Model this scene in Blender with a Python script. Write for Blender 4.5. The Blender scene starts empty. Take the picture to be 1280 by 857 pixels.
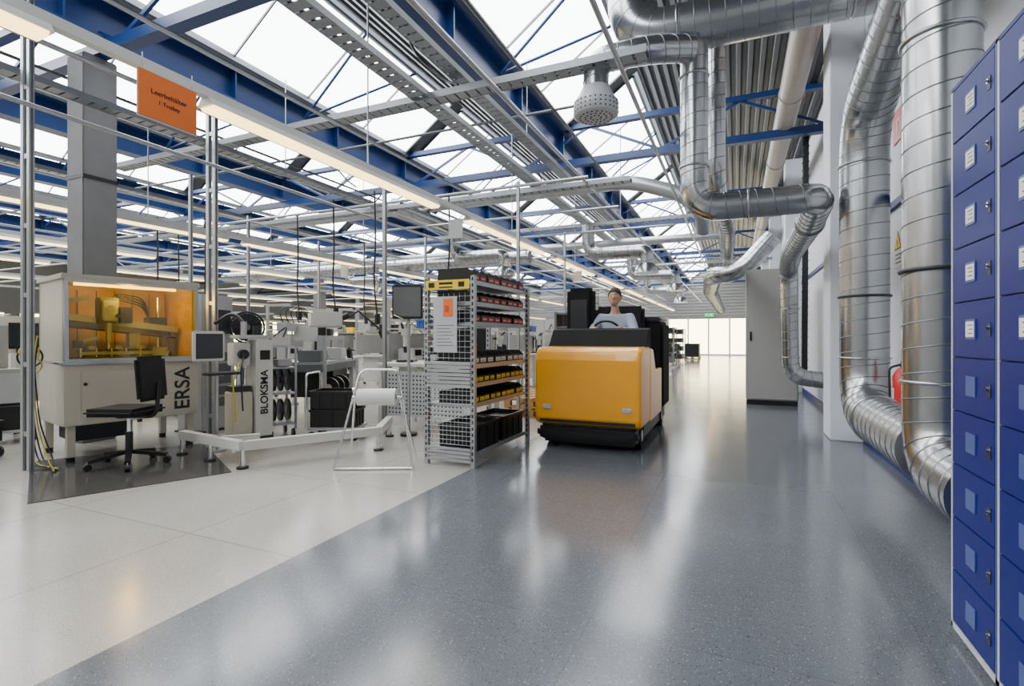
import bpy, bmesh, math, random
from mathutils import Vector, Matrix
random.seed(7)
SC=bpy.context.scene
COL=SC.collection
H=1.15
# ------------------------------------------------------------------ materials
def newmat(name):
    m=bpy.data.materials.new(name); m.use_nodes=True
    nt=m.node_tree; b=nt.nodes['Principled BSDF']
    return m,nt,b
def pm(name,col,rough=.5,metal=0,var=.06,scale=6,bump=0,bscale=40,coat=0,spec=None):
    m,nt,b=newmat(name)
    b.inputs['Roughness'].default_value=rough; b.inputs['Metallic'].default_value=metal
    if coat: b.inputs['Coat Weight'].default_value=coat
    if spec is not None: b.inputs['Specular IOR Level'].default_value=spec
    tc=nt.nodes.new('ShaderNodeTexCoord')
    n=nt.nodes.new('ShaderNodeTexNoise'); n.inputs['Scale'].default_value=scale; n.inputs['Detail'].default_value=3
    nt.links.new(tc.outputs['Object'],n.inputs['Vector'])
    r=nt.nodes.new('ShaderNodeMapRange'); r.inputs[3].default_value=1-var*2; r.inputs[4].default_value=1+var*2
    nt.links.new(n.outputs[0],r.inputs[0])
    mx=nt.nodes.new('ShaderNodeVectorMath'); mx.operation='SCALE'; mx.inputs[0].default_value=col[:3]
    nt.links.new(r.outputs[0],mx.inputs['Scale']); nt.links.new(mx.outputs[0],b.inputs['Base Color'])
    if bump:
        n2=nt.nodes.new('ShaderNodeTexNoise'); n2.inputs['Scale'].default_value=bscale
        nt.links.new(tc.outputs['Object'],n2.inputs['Vector'])
        bp=nt.nodes.new('ShaderNodeBump'); bp.inputs['Strength'].default_value=bump; bp.inputs['Distance'].default_value=.01
        nt.links.new(n2.outputs[0],bp.inputs['Height']); nt.links.new(bp.outputs[0],b.inputs['Normal'])
    return m
def em(name,col,st):
    m,nt,b=newmat(name)
    b.inputs['Base Color'].default_value=(*col,1); b.inputs['Emission Color'].default_value=(*col,1)
    b.inputs['Emission Strength'].default_value=st
    return m
def floormat(name,col,chipA,chipB,rough,mort,mw=.003):
    m,nt,b=newmat(name); L=nt.links.new
    tc=nt.nodes.new('ShaderNodeTexCoord')
    base=nt.nodes.new('ShaderNodeTexNoise'); base.inputs['Scale'].default_value=1.2; base.inputs['Detail'].default_value=6
    L(tc.outputs['Object'],base.inputs['Vector'])
    r=nt.nodes.new('ShaderNodeMapRange'); r.inputs[3].default_value=.82; r.inputs[4].default_value=1.15; L(base.outputs[0],r.inputs[0])
    mx=nt.nodes.new('ShaderNodeVectorMath'); mx.operation='SCALE'; mx.inputs[0].default_value=col; L(r.outputs[0],mx.inputs['Scale'])
    last=mx.outputs[0]
    for sc,chip,th in ((45,chipA,.13),(65,chipB,.2),(110,chipA,.2),(150,chipB,.22)):
        v=nt.nodes.new('ShaderNodeTexVoronoi'); v.inputs['Scale'].default_value=sc; L(tc.outputs['Object'],v.inputs['Vector'])
        lt=nt.nodes.new('ShaderNodeMath'); lt.operation='LESS_THAN'; lt.inputs[1].default_value=th; L(v.outputs['Distance'],lt.inputs[0])
        sp=nt.nodes.new('ShaderNodeSeparateColor'); L(v.outputs['Color'],sp.inputs[0])
        g=nt.nodes.new('ShaderNodeMath'); g.operation='GREATER_THAN'; g.inputs[1].default_value=.45; L(sp.outputs[0],g.inputs[0])
        mu=nt.nodes.new('ShaderNodeMath'); mu.operation='MULTIPLY'; L(lt.outputs[0],mu.inputs[0]); L(g.outputs[0],mu.inputs[1])
        mi=nt.nodes.new('ShaderNodeMix'); mi.data_type='RGBA'; L(mu.outputs[0],mi.inputs[0]); L(last,mi.inputs[6]); mi.inputs[7].default_value=(*chip,1)
        last=mi.outputs[2]
    mp=nt.nodes.new('ShaderNodeMapping'); mp.inputs['Location'].default_value=(.55,.4,0); L(tc.outputs['Object'],mp.inputs[0])
    br=nt.nodes.new('ShaderNodeTexBrick'); br.offset=0; br.inputs['Scale'].default_value=1; br.inputs['Brick Width'].default_value=1.2; br.inputs['Row Height'].default_value=1.2
    br.inputs['Mortar Size'].default_value=mw; br.inputs['Color1'].default_value=(1,1,1,1); br.inputs['Color2'].default_value=(.93,.93,.93,1); br.inputs['Mortar'].default_value=(mort,mort,mort,1)
    L(mp.outputs[0],br.inputs['Vector'])
    ml=nt.nodes.new('ShaderNodeMix'); ml.data_type='RGBA'; ml.blend_type='MULTIPLY'; ml.inputs[0].default_value=1
    L(last,ml.inputs[6]); L(br.outputs[0],ml.inputs[7]); L(ml.outputs[2],b.inputs['Base Color'])
    n=nt.nodes.new('ShaderNodeTexNoise'); n.inputs['Scale'].default_value=2.2; n.inputs['Detail'].default_value=7; L(tc.outputs['Object'],n.inputs['Vector'])
    r2=nt.nodes.new('ShaderNodeMapRange'); r2.inputs[3].default_value=rough-.05; r2.inputs[4].default_value=rough+.06; L(n.outputs[0],r2.inputs[0]); L(r2.outputs[0],b.inputs['Roughness'])
    return m
M={}
M['floor_gray']=floormat('gray_terrazzo',(.115,.125,.142),(.30,.32,.33),(.045,.047,.055),.16,.8)
M['floor_white']=floormat('warm_white_terrazzo',(.41,.39,.355),(.22,.205,.18),(.56,.54,.51),.18,.55,.004)
M['mat']=pm('dark_gray_mat',(.065,.062,.06),.14)
M['wall']=pm('white_plaster',(.70,.72,.76),.6,var=.03)
M['wallg']=pm('gray_wall_panel',(.26,.265,.26),.6,var=.04)
M['conc']=pm('gray_concrete',(.17,.17,.175),.7,bump=.1)
M['deck']=pm('corrugated_steel_deck',(.085,.09,.095),.45,.3)
M['blue']=pm('navy_steel_paint',(.004,.032,.14),.4)
M['lblue']=pm('locker_blue_paint',(.002,.008,.13),.4,var=.03,scale=3,spec=.2)
M['lgray']=pm('light_gray_paint',(.46,.47,.48),.4)
M['cabgray']=pm('cabinet_gray_paint',(.36,.355,.33),.45,var=.03)
M['galv']=pm('galvanised_spiral_duct',(.43,.44,.45),.24,.95,var=.04,scale=2)
M['seam']=pm('galvanised_lock_seam',(.20,.21,.22),.3,.9,var=.02)
M['galv2']=pm('galvanised_tray_steel',(.27,.285,.30),.4,.7)
M['beige_pipe']=pm('beige_pipe_paint',(.36,.30,.25),.4)
M['alu']=pm('aluminium_profile',(.45,.465,.48),.35,.7)
M['chrome']=pm('chrome_tube',(.75,.75,.75),.12,1,var=.01)
M['beige']=pm('pale_machine_paint',(.50,.47,.39),.4,var=.03)
M['white']=pm('white_enamel',(.60,.60,.57),.4,var=.02)
M['black']=pm('black_plastic',(.006,.006,.007),.4)
M['dark']=pm('dark_gray_metal',(.025,.027,.03),.4,.3)
M['mid']=pm('mid_gray_metal',(.13,.14,.145),.45,.3)
M['holder']=pm('blue_gray_card_holder',(.05,.08,.24),.4)
M['fabric']=pm('black_fabric',(.010,.010,.012),.9,bump=.2,bscale=200)
M['yellow']=pm('amber_vehicle_paint',(.95,.40,.003),.3,coat=.4,var=.03)
M['yel']=pm('yellow_plastic',(.85,.62,.01),.4)
M['orange']=pm('orange_sign_paint',(.82,.17,.02),.5,var=.02)
M['red']=pm('red_paint',(.6,.01,.01),.35)
M['redlab']=pm('red_label',(.5,.06,.04),.6)
M['paper']=pm('white_paper',(.70,.70,.67),.7,var=.02)
M['wood']=pm('pallet_wood',(.4,.24,.1),.7,var=.15,scale=12)
M['green']=em('green_exit_sign',(.02,.5,.15),.8)
M['skin']=pm('skin',(.5,.27,.17),.5,var=.03)
M['hair']=pm('dark_brown_hair',(.03,.02,.015),.7,bump=.4,bscale=90)
M['shirt']=pm('pale_blue_gray_cloth',(.30,.34,.42),.85,bump=.15,bscale=60)
M['trouser']=pm('dark_work_cloth',(.012,.015,.025),.9,bump=.15)
M['eyew']=pm('eye_white',(.7,.7,.7),.3)
M['rubber']=pm('black_rubber',(.008,.008,.008),.8,spec=.2)
M['amberwall']=pm('amber_chamber_lining',(.48,.30,.035),.5,var=.15)
M['sky']=em('bright_skylight_pane',(.95,.98,1),10.5)
M['tube']=em('warm_fluorescent_diffuser',(1,.70,.27),5)
M['amber']=em('amber_lamp',(1,.66,.15),6)
M['daywin']=em('daylit_window_pane',(1,.86,.5),10)
M['screen']=pm('dark_screen_glass',(.008,.01,.013),.1,var=.01)
M['bluebin']=pm('blue_plastic_bin',(.02,.08,.32),.4)
M['cable']=pm('yellow_cable',(.6,.5,.03),.4)
M['brown']=pm('cardboard',(.30,.19,.09),.8)
def glassmat():
    m,nt,b=newmat('amber_tinted_pane')
    out=nt.nodes['Material Output']
    t=nt.nodes.new('ShaderNodeBsdfTransparent'); t.inputs[0].default_value=(1,.9,.5,1)
    g=nt.nodes.new('ShaderNodeBsdfGlossy'); g.inputs['Roughness'].default_value=.03
    mi=nt.nodes.new('ShaderNodeMixShader'); mi.inputs[0].default_value=.05
    nt.links.new(t.outputs[0],mi.inputs[1]); nt.links.new(g.outputs[0],mi.inputs[2]); nt.links.new(mi.outputs[0],out.inputs[0])
    return m
M['glass']=glassmat()
# ------------------------------------------------------------------ mesh builder
def fillet(pts,rad,n=7):
    pts=[Vector(p) for p in pts]; out=[pts[0]]
    for i in range(1,len(pts)-1):
        a,b,c=pts[i-1],pts[i],pts[i+1]
        d1=(a-b); d2=(c-b)
        r=min(rad,d1.length*.49,d2.length*.49); 
        p1=b+d1.normalized()*r; p2=b+d2.normalized()*r
        for k in range(n+1):
            t=k/n; out.append(p1*(1-t)**2+b*2*t*(1-t)+p2*t*t)
    out.append(pts[-1]); return out
def frames(path):
    path=[Vector(p) for p in path]; fr=[]
    T=(path[1]-path[0]).normalized()
    up=Vector((0,0,1)) if abs(T.z)<.9 else Vector((0,1,0))
    N=T.cross(up).normalized()
    for i,p in enumerate(path):
        if i==0: t=path[1]-path[0]
        elif i==len(path)-1: t=path[-1]-path[-2]
        else: t=(path[i+1]-path[i]).normalized()+(path[i]-path[i-1]).normalized()
        t=t.normalized()
        N=(N-t*N.dot(t)).normalized(); Bn=t.cross(N)
        fr.append((p,N,Bn,t))
    return fr
class B:
    def __init__(s): s.v=[];s.f=[];s.mi=[];s.sm=[];s.mats=[]
    def add(s,vs,fs,mat,smooth=False):
        m=M[mat]
        if m not in s.mats: s.mats.append(m)
        k=s.mats.index(m); o=len(s.v)
        s.v+= [tuple(v) for v in vs]
        for f in fs: s.f.append([o+i for i in f]); s.mi.append(k); s.sm.append(smooth)
        return s
    def box(s,c,d,mat,rz=0,bev=0,rot=None):
        bm=bmesh.new(); bmesh.ops.create_cube(bm,size=1)
        for v in bm.verts: v.co=Vector((v.co.x*d[0],v.co.y*d[1],v.co.z*d[2]))
        if bev: bmesh.ops.bevel(bm,geom=bm.edges[:],offset=bev,segments=2,affect='EDGES')
        R=rot if rot is not None else Matrix.Rotation(rz,3,'Z')
        bm.verts.ensure_lookup_table()
        vs=[R@v.co+Vector(c) for v in bm.verts]; fs=[[v.index for v in f.verts] for f in bm.faces]
        bm.free(); return s.add(vs,fs,mat)
    def bb(s,a,b,mat,bev=0):
        return s.box([(a[i]+b[i])/2 for i in range(3)],[abs(b[i]-a[i]) for i in range(3)],mat,bev=bev)
    def beam(s,p1,p2,w,h,mat):
        p1=Vector(p1);p2=Vector(p2); t=(p2-p1); L=t.length; t.normalize()
        up=Vector((0,0,1)) if abs(t.z)<.95 else Vector((1,0,0))
        n=t.cross(up).normalized(); b=n.cross(t)
        R=Matrix((n,t,b)).transposed()
        return s.box((p1+p2)/2,(w,L,h),mat,rot=R)
    def tube(s,path,r,mat,seg=12,cap=True,radii=None):
        fr=frames(path); vs=[];fs=[]
        for i,(p,N,Bn,t) in enumerate(fr):
            rr=radii[i] if radii else r
            for k in range(seg):
                a=2*math.pi*k/seg; vs.append(p+N*math.cos(a)*rr+Bn*math.sin(a)*rr)
        n=len(fr)
        for i in range(n-1):
            for k in range(seg):
                k2=(k+1)%seg; fs.append([i*seg+k,i*seg+k2,(i+1)*seg+k2,(i+1)*seg+k])
        s.add(vs,fs,mat,True)
        if cap:
            s.add(vs[:seg],[list(range(seg))[::-1]],mat); s.add(vs[-seg:],[list(range(seg))],mat)
        return s
    def cyl(s,p1,p2,r,mat,seg=14,r2=None,cap=True):
        return s.tube([p1,p2],r,mat,seg,cap,radii=[r,r if r2 is None else r2])
    def ring(s,c,r,w,mat,axis='Z',seg=24,n=6):
        pts=[]
        for k in range(seg+1):
            a=2*math.pi*k/seg; x,y=math.cos(a)*r,math.sin(a)*r
            v={'Z':(x,y,0),'Y':(x,0,y),'X':(0,x,y)}[axis]; pts.append(Vector(c)+Vector(v))
        return s.tube(pts,w,mat,n,cap=False)
    def ell(s,c,r,mat,seg=16,rings=10,rot=None):
        vs=[];fs=[]
        for i in range(rings+1):
            th=math.pi*i/rings
            for k in range(seg):
                a=2*math.pi*k/seg
                v=Vector((math.sin(th)*math.cos(a)*r[0],math.sin(th)*math.sin(a)*r[1],math.cos(th)*r[2]))
                if rot: v=rot@v
                vs.append(v+Vector(c))
        for i in range(rings):
            for k in range(seg):
                k2=(k+1)%seg; fs.append([i*seg+k,(i+1)*seg+k,(i+1)*seg+k2,i*seg+k2])
        return s.add(vs,fs,mat,True)
    def prism(s,prof,a0,a1,mat,axis='Y'):
        n=len(prof); vs=[]
        for a in (a0,a1):
            for (p,q) in prof:
                vs.append({'Y':(p,a,q),'X':(a,p,q),'Z':(p,q,a)}[axis])
        fs=[[i,(i+1)%n,n+(i+1)%n,n+i] for i in range(n)]+[list(range(n))[::-1],list(range(n,2*n))]
        return s.add(vs,fs,mat)
    def duct(s,pts,r,mat='galv',bend=.35,pitch=.13,seg=40,seam=.005,n=10):
        path=fillet(pts,bend,n); s.tube(path,r,mat,seg)
        fr=frames(path); hp=[]; d=0
        for i in range(len(fr)-1):
            p,N,Bn,t=fr[i]; p2,N2,B2,t2=fr[i+1]; L=(p2-p).length
            st=max(1,int(L/(pitch/24)))
            for k in range(st):
                u=k/st; a=2*math.pi*(d+L*u)/pitch
                P=p.lerp(p2,u); NN=N.lerp(N2,u).normalized(); BB=Bn.lerp(B2,u).normalized()
                hp.append(P+NN*math.cos(a)*r+BB*math.sin(a)*r)
            d+=L
        if len(hp)>2 and seam: s.tube(hp,seam,'seam',4,cap=False)
        return s
    def obj(s,name,parent=None,label=None,cat=None,loc=(0,0,0),rz=0,kind=None,group=None):
        me=bpy.data.meshes.new(name); me.from_pydata(s.v,[],s.f); 
        for m in s.mats: me.materials.append(m)
        me.polygons.foreach_set('material_index',s.mi); me.polygons.foreach_set('use_smooth',s.sm); me.update()
        o=bpy.data.objects.new(name,me); COL.objects.link(o)
        o.location=loc; o.rotation_euler=(0,0,rz)
        tag(o,parent,label,cat,kind,group); return o
def tag(o,parent=None,label=None,cat=None,kind=None,group=None):
    if parent: o.parent=parent
    if label: o['label']=label
    if cat: o['category']=cat
    if kind: o['kind']=kind
    if group: o['group']=group
def thing(name,label,cat,loc=(0,0,0),rz=0,group=None):
    o=bpy.data.objects.new(name,None); COL.objects.link(o); o.empty_display_size=.1
    o.location=loc; o.rotation_euler=(0,0,rz); tag(o,None,label,cat,None,group); return o
def copy_thing(o,loc=None,rz=None,parent=None,label=None):
    c=o.copy(); COL.objects.link(c)
    if parent is not None: c.parent=parent
    for ch in o.children: copy_thing(ch,parent=c)
    if loc is not None: c.location=loc
    if rz is not None: c.rotation_euler=(0,0,rz)
    if label: c['label']=label
    return c
def text(txt,size,mat,parent,loc,rot,name='lettering',ext=.001,align='CENTER',bold=.012):
    cu=bpy.data.curves.new(name,'FONT'); cu.body=txt; cu.size=size; cu.extrude=ext; cu.align_x=align; cu.align_y='CENTER'; cu.offset=size*bold
    o=bpy.data.objects.new('tmp_text',cu); COL.objects.link(o)
    bpy.context.view_layer.update()
    me=bpy.data.meshes.new_from_object(o.evaluated_get(bpy.context.evaluated_depsgraph_get()))
    bpy.data.objects.remove(o)
    me.materials.clear(); me.materials.append(M[mat])
    t=bpy.data.objects.new(name,me); COL.objects.link(t); t.parent=parent; t.location=loc; t.rotation_euler=rot
    return t
pi=math.pi
# ------------------------------------------------------------------ room shell
Y0,Y1=-4.0,36.0; XL=-31.0; XR=1.3
b=B(); b.add([(-2.13,Y0,0),(XR,Y0,0),(XR,Y1,0),(-2.13,Y1,0)],[[0,1,2,3]],'floor_gray')
b.add([(XL,Y0,0),(-2.13,Y0,0),(-2.13,Y1,0),(XL,Y1,0)],[[0,1,2,3]],'floor_white'); b.obj('floor',kind='structure')
b=B(); b.bb((XR,Y0,0),(XR+.2,Y1,5.2),'wall'); b.obj('wall_right',kind='structure')
b=B(); b.bb((XL-.2,Y0,0),(XL,Y1,6),'wallg'); b.obj('wall_left',kind='structure')
b=B(); b.bb((XL,Y0-.2,0),(XR,Y0,6),'wallg'); b.obj('wall_rear',kind='structure')
b=B(); b.bb((XL,Y1,2.5),(XR,Y1+.2,6),'wallg'); b.bb((XL,Y1,0),(-4.2,Y1+.2,2.5),'wallg'); b.bb((.9,Y1,0),(XR,Y1+.2,2.5),'wallg')
for i in range(16): b.bb((XL,Y1-.03,2.6+i*.2),(XR,Y1,2.63+i*.2),'mid')
b.obj('wall_end',kind='structure')
b=B()
for i in range(4):
    x0=-4.2+i*1.275; b.bb((x0+.05,Y1+.02,.1),(x0+1.22,Y1+.06,2.4),'daywin')
    b.bb((x0-.03,Y1-.03,0),(x0+.03,Y1+.05,2.5),'lgray')
b.bb((-4.2,Y1-.03,2.42),(.9,Y1+.03,2.5),'mid'); b.obj('window_1',kind='structure')
b=B()
for i in range(9):
    y0=2+i*3.6; b.bb((XL-.02,y0,.9),(XL+.02,y0+3.1,2.3),'daywin')
    for k in range(4): b.bb((XL,y0+k*1.03-.03,.9),(XL+.05,y0+k*1.03+.03,2.3),'mid')
b.obj('window_2',kind='structure')
b=B(); b.bb((XR-.02,Y0,0),(XR,Y1,.1),'lblue'); b.obj('baseboard_right',kind='structure')
b=B(); b.bb((XR-.03,2.6,2.3),(XR,30,2.36),'lblue'); b.obj('trim_1',kind='structure')
# roof
VAL=[-2.9-3.5*k for k in range(8)]
wn=3
def deck(xa,za,xb,zb,name):
    n=max(4,int(abs(xb-xa)/.16)); prof=[]
    for i in range(n):
        t0=i/n; 
        for dt,dz in ((0,0),(.35,0),(.5,.05),(.85,.05)):
            t=t0+dt/n; prof.append((xa+(xb-xa)*t,za+(zb-za)*t+dz))
    prof.append((xb,zb))
    b=B(); m=len(prof); vs=[(x,Y0,z) for x,z in prof]+[(x,Y1,z) for x,z in prof]
    b.add(vs,[[i,i+1,m+i+1,m+i] for i in range(m-1)],'deck'); b.obj(name,kind='structure')
ybays=[(-4,-2.25)]+[(-2.25+5.65*i,3.4+5.65*i) for i in range(6)]+[(31.65,36)]
for k,xv in enumerate(VAL):
    xr=xv+1.3
    nx=xv+3.5 if k else 1.3
    deck(xr,5.85,nx,5.0 if k else 4.95,'ceiling')
    for (ya,yb) in ybays:
        b=B(); L=yb-ya-.35; n=max(2,int(L/1.3)); ya2=ya+.18
        p=lambda t,y:(xv+.08+(1.3-.16)*t,y,5.02+.82*t)
        b.add([p(0,ya2),p(1,ya2),p(1,ya2+L),p(0,ya2+L)],[[0,1,2,3]],'sky')
        for i in range(n+1):
            y=ya2+L*i/n; q=Vector((0,0,-.02)); b.beam(Vector(p(0,y))+q,Vector(p(1,y))+q,.022,.03,'mid')
        for t in (0,1): q=Vector((0,0,-.03)); b.beam(Vector(p(t,ya2))+q,Vector(p(t,ya2+L))+q,.04,.05,'mid')
        for ys,ye in ((ya,ya2),(ya2+L,yb)):
            b.add([p(-.08,ys),p(1.07,ys),p(1.07,ye),p(-.08,ye)],[[0,1,2,3]],'deck')
        b.obj('window_%d'%wn,kind='structure'); wn+=1
deck(XL,5.0,VAL[-1],5.0,'ceiling')
for k,xv in enumerate(VAL):
    b=B(); x=xv-.12
    b.bb((x-.13,Y0,4.90),(x+.13,Y1,4.93),'blue'); b.bb((x-.13,Y0,4.45),(x+.13,Y1,4.48),'blue'); b.bb((x-.015,Y0,4.48),(x+.015,Y1,4.90),'blue')
    for i in range(20): b.bb((x-.12,Y0+1+i*2,4.48),(x+.12,Y0+1.02+i*2,4.9),'blue')
    b.obj('roof_girder',label='blue painted steel beam running under the roof valley',cat='beam',group='blue roof girders')
    b=B(); b.bb((xv+.0,Y0,4.95),(xv+.1,Y1,5.03),'galv2'); b.obj('roof_gutter',label='grey folded steel gutter strip under the rooflights',cat='gutter',group='roof gutters')
YT=[3.4,9.05,14.7,20.35,26.0,31.65]
b=B(); n=13; xa,xb=XL,XR
b.bb((xa,-.07,4.28),(xb,.07,4.40),'blue'); b.bb((xa,-.06,4.95),(xb,.06,5.04),'blue')
for i in range(n):
    x0=xa+(xb-xa)*i/n; x1=xa+(xb-xa)*(i+1)/n; xm=(x0+x1)/2
    b.beam((x0,0,4.38),(xm,0,4.97),.035,.045,'blue'); b.beam((xm,0,4.97),(x1,0,4.38),.035,.045,'blue')
t0=b.obj('roof_truss',label='blue lattice steel truss spanning the hall',cat='truss',group='blue roof trusses',loc=(0,YT[0],0))
for y in YT[1:]: copy_thing(t0,(0,y,0))
b=B(); b.cyl((0,0,4.7),(1.25,0,5.78),.022,'blue',8); b.cyl((0,0,4.7),(1.25,1.3,5.78),.022,'blue',8)
br=None
for xv in VAL[:6]:
    for i in range(6):
        y=.6+5.65*i
        if br is None: br=b.obj('roof_brace',label='thin blue steel struts bracing the sloping rooflight',cat='strut',group='rooflight braces',loc=(xv,y,0))
        else: copy_thing(br,(xv,y,0))
# columns
cb=B(); cb.bb((-.16,-.17,0),(.16,.17,4.28),'conc',.015); cb.bb((-.165,-.175,2.9),(.165,.175,2.94),'dark')
c0=cb.obj('support_column',label='square grey concrete column rising to the roof beams',cat='column',group='hall columns',loc=(-6.66,3.4,0))
for x in (-6.66,-14.3,-22):
    for y in (3.4,14.7,26):
        if (x,y)!=(-6.66,3.4): copy_thing(c0,(x,y,0))
cb=B(); cb.bb((.97,-.25,0),(1.3,.25,4.95),'wall',.01)
c1=cb.obj('wall_pillar',label='white rectangular pillar against the wall',cat='column',group='wall pillars',loc=(0,6.95,0))
for y in (12.6,18.25,23.9,29.5): copy_thing(c1,(0,y,0))
# ------------------------------------------------------------------ lockers
def locker(y0,y1):
    yc=(y0+y1)/2; w=y1-y0
    T=thing('locker',"tall blue ten-door steel locker column with grey frame",'locker',(.77,yc,0),group='blue steel lockers')
    b=B(); b.bb((.022,-w/2,0.06),(.48,w/2,2.11),'holder'); b.bb((.03,-w/2+.01,0),(.46,w/2-.01,.06),'lgray')
    b.bb((0,w/2-.014,.03),(.03,w/2,2.11),'lgray'); b.bb((0,-w/2,.03),(.03,-w/2+.008,2.11),'holder'); b.bb((0,-w/2,2.10),(.03,w/2,2.115),'lblue'); b.bb((0,-w/2,.03),(.03,w/2,.05),'lgray')
    b.obj('locker_body',T)
    ph=(2.10-.055)/10
    for i in range(10):
        z=.055+ph*i
        b=B(); b.bb((0,-w/2+.010,z+.002),(.02,w/2-.016,z+ph-.002),'lblue',.002)
        d=b.obj('locker_door',T)
        b=B(); b.cyl((-.007,-w/2+.05,z+ph*.52),(0,-w/2+.05,z+ph*.52),.008,'chrome',12); b.cyl((-.009,-w/2+.05,z+ph*.52),(-.007,-w/2+.05,z+ph*.52),.004,'black',8)
        b.bb((-.002,-w/2+.038,z+ph*.38),(0,-w/2+.062,z+ph*.6),'dark'); b.obj('lock',d)
        b=B(); b.bb((-.003,-.035,z+ph*.33),(0,.045,z+ph*.68),'holder')
        if i>4:
            b.bb((-.0045,-.03,z+ph*.37),(-.003,.04,z+ph*.64),'paper')
            for q in range(3): b.bb((-.0055,-.02,z+ph*(.43+.07*q)),(-.0045,.02-.01*(q%2),z+ph*(.445+.07*q)),'dark')
        b.obj('name_card',d)
locker(2.14,2.52); locker(1.755,2.135); locker(1.37,1.75)
# ------------------------------------------------------------------ ducts
def duct_thing(label,pts,r,bend=.35,bands=(),mat='galv',pitch=.13,seam=.0045,seg=40,name='ventilation_duct',joints=()):
    T=thing(name,label,'duct')
    B().duct(pts,r,mat,bend,pitch,seg,seam).obj('duct_run',T)
    for (c,ax) in bands:
        b=B(); b.ring(c,r+.006,.012,'dark',ax,36,6); b.obj('clamp_band',T)
    for (c,ax) in joints:
        b=B(); b.ring(c,r+.004,.010,mat,ax,36,6); b.obj('joint_collar',T)
    return T
duct_thing('thick galvanised spiral duct rising beside the white wall',[(1.0,3.52,.52),(1.0,5.2,.52),(1.0,5.2,3.05),(1.0,3.3,3.35),(1.0,1.8,3.5)],.18,.42,[((1.0,5.2,1.5),'Z')],joints=[((1.0,5.2,.98),'Z'),((1.0,5.2,2.62),'Z'),((1.0,4.7,.52),'Y')])
duct_thing('thick galvanised spiral duct curving behind the lockers',[(.975,3.33,3.1),(.975,3.33,.47),(.975,2.74,.47)],.165,.42,[((.975,3.33,1.5),'Z')],joints=[((.975,3.33,.92),'Z'),((.975,3.33,2.7),'Z')])
duct_thing('large galvanised spiral duct crossing under the roof',[(-.96,5.1,4.95),(-.96,5.1,4.08),(1.3,5.1,4.08)],.215,.4,joints=[((-.5,5.1,4.08),'X'),((.9,5.1,4.08),'X')])
duct_thing('galvanised drop duct with elbow',[(-.36,5.1,3.9),(-.36,5.1,2.36),(.40,5.1,2.36)],.125,.25,joints=[((-.36,5.1,3.6),'Z'),((-.36,5.1,2.75),'Z'),((.1,5.1,2.36),'X')],seg=32)
duct_thing('galvanised duct turning away along the pillar',[(.40,5.1,2.36),(.66,5.1,2.36),(.68,5.9,2.30),(.66,7.5,2.25),(.74,9.0,2.2),(.77,9.0,.55),(1.3,9.0,.5)],.125,.26,joints=[((.77,9.0,.85),'Z'),((.765,9.0,1.6),'Z'),((.68,5.9,2.3),'Y')],seg=28)
duct_thing('slim galvanised vertical duct beside the drop duct',[(-.2,5.9,4.9),(-.2,5.9,2.75),(-.1,7.2,2.6),(-.15,10.0,2.6)],.10,.3,seg=24)
duct_thing('galvanised duct running along the aisle edge',[(.62,10.5,3.0),(.1,10.5,2.4),(-.4,10.6,2.35),(-.6,14,2.35),(-.6,24,2.35)],.17,.35,seg=24)
duct_thing('long beige painted pipe below the roof edge',[(.7,2.6,4.52),(.7,34,4.52)],.15,.2,mat='beige_pipe',seam=0,joints=[((.7,y,4.52),'Y') for y in (5,8,11,14,17)],name='beige_pipe')
duct_thing('pale lateral pipe crossing the hall',[(-9,8,3.57),(-1.5,8,3.57),(-.75,8,3.3),(-.45,8.0,3.0),(-.45,8.3,2.78)],.11,.3,mat='alu',seam=0,name='lateral_pipe')
duct_thing('thin pale lateral pipe further along the hall',[(-16,12.4,3.45),(-.3,12.4,3.45)],.09,.2,mat='alu',seam=0,name='lateral_pipe')
duct_thing('galvanised duct over the work area',[(-14,10.6,2.95),(-4.2,10.6,2.95)],.14,.2,seg=20)
duct_thing('galvanised duct along the work area',[(-5.2,7,3.35),(-5.2,34,3.35)],.12,.2,seg=20,seam=0)
T=thing('air_outlet','perforated galvanised air outlet drum on a curved elbow duct','air outlet',(-1.22,4.78,-.1))
B().duct([(.84,.22,3.92),(.5,0,3.88),(0,0,3.88),(0,0,3.58)],.12,'galv',.24,.12,28).obj('duct_run',T)
b=B(); b.tube([(0,0,3.62),(0,0,3.50),(0,0,3.48),(0,0,3.36),(0,0,3.35)],.1,'lgray',28,radii=[.13,.19,.21,.21,.19])
for k in range(28):
    a=2*pi*k/28
    for z in (3.38,3.42,3.46): b.box((math.cos(a)*.211,math.sin(a)*.211,z),(.004,.014,.012),'dark',rz=a)
b.obj('outlet_drum',T)
b=B(); b.cyl((0,0,3.343),(0,0,3.352),.18,'lgray',28)
for r,n in ((.05,8),(.1,14),(.15,20)):
    for k in range(n):
        a=2*pi*k/n; b.cyl((math.cos(a)*r,math.sin(a)*r,3.338),(math.cos(a)*r,math.sin(a)*r,3.351),.009,'dark',6)
b.obj('outlet_grille',T)
T=thing('extraction_hood','galvanised bent extraction pipe with conical hood','extraction hood',(-4.1,9.0,0),group='extraction hoods')
B().duct([(-1.1,0,3.3),(-1.1,0,2.75),(0,0,2.75),(0,0,2.5)],.12,'galv',.25,.12,20).obj('duct_run',T)
b=B(); b.tube([(0,0,2.52),(0,0,2.44),(0,0,2.34)],.1,'galv',20,radii=[.12,.2,.22]); b.obj('hood',T)
for x,y in ((-1.5,9.6),(-1.4,13.5),(-6.2,13.2),(-9,11.5),(-1.7,18)): copy_thing(T,(x,y,0))
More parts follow.
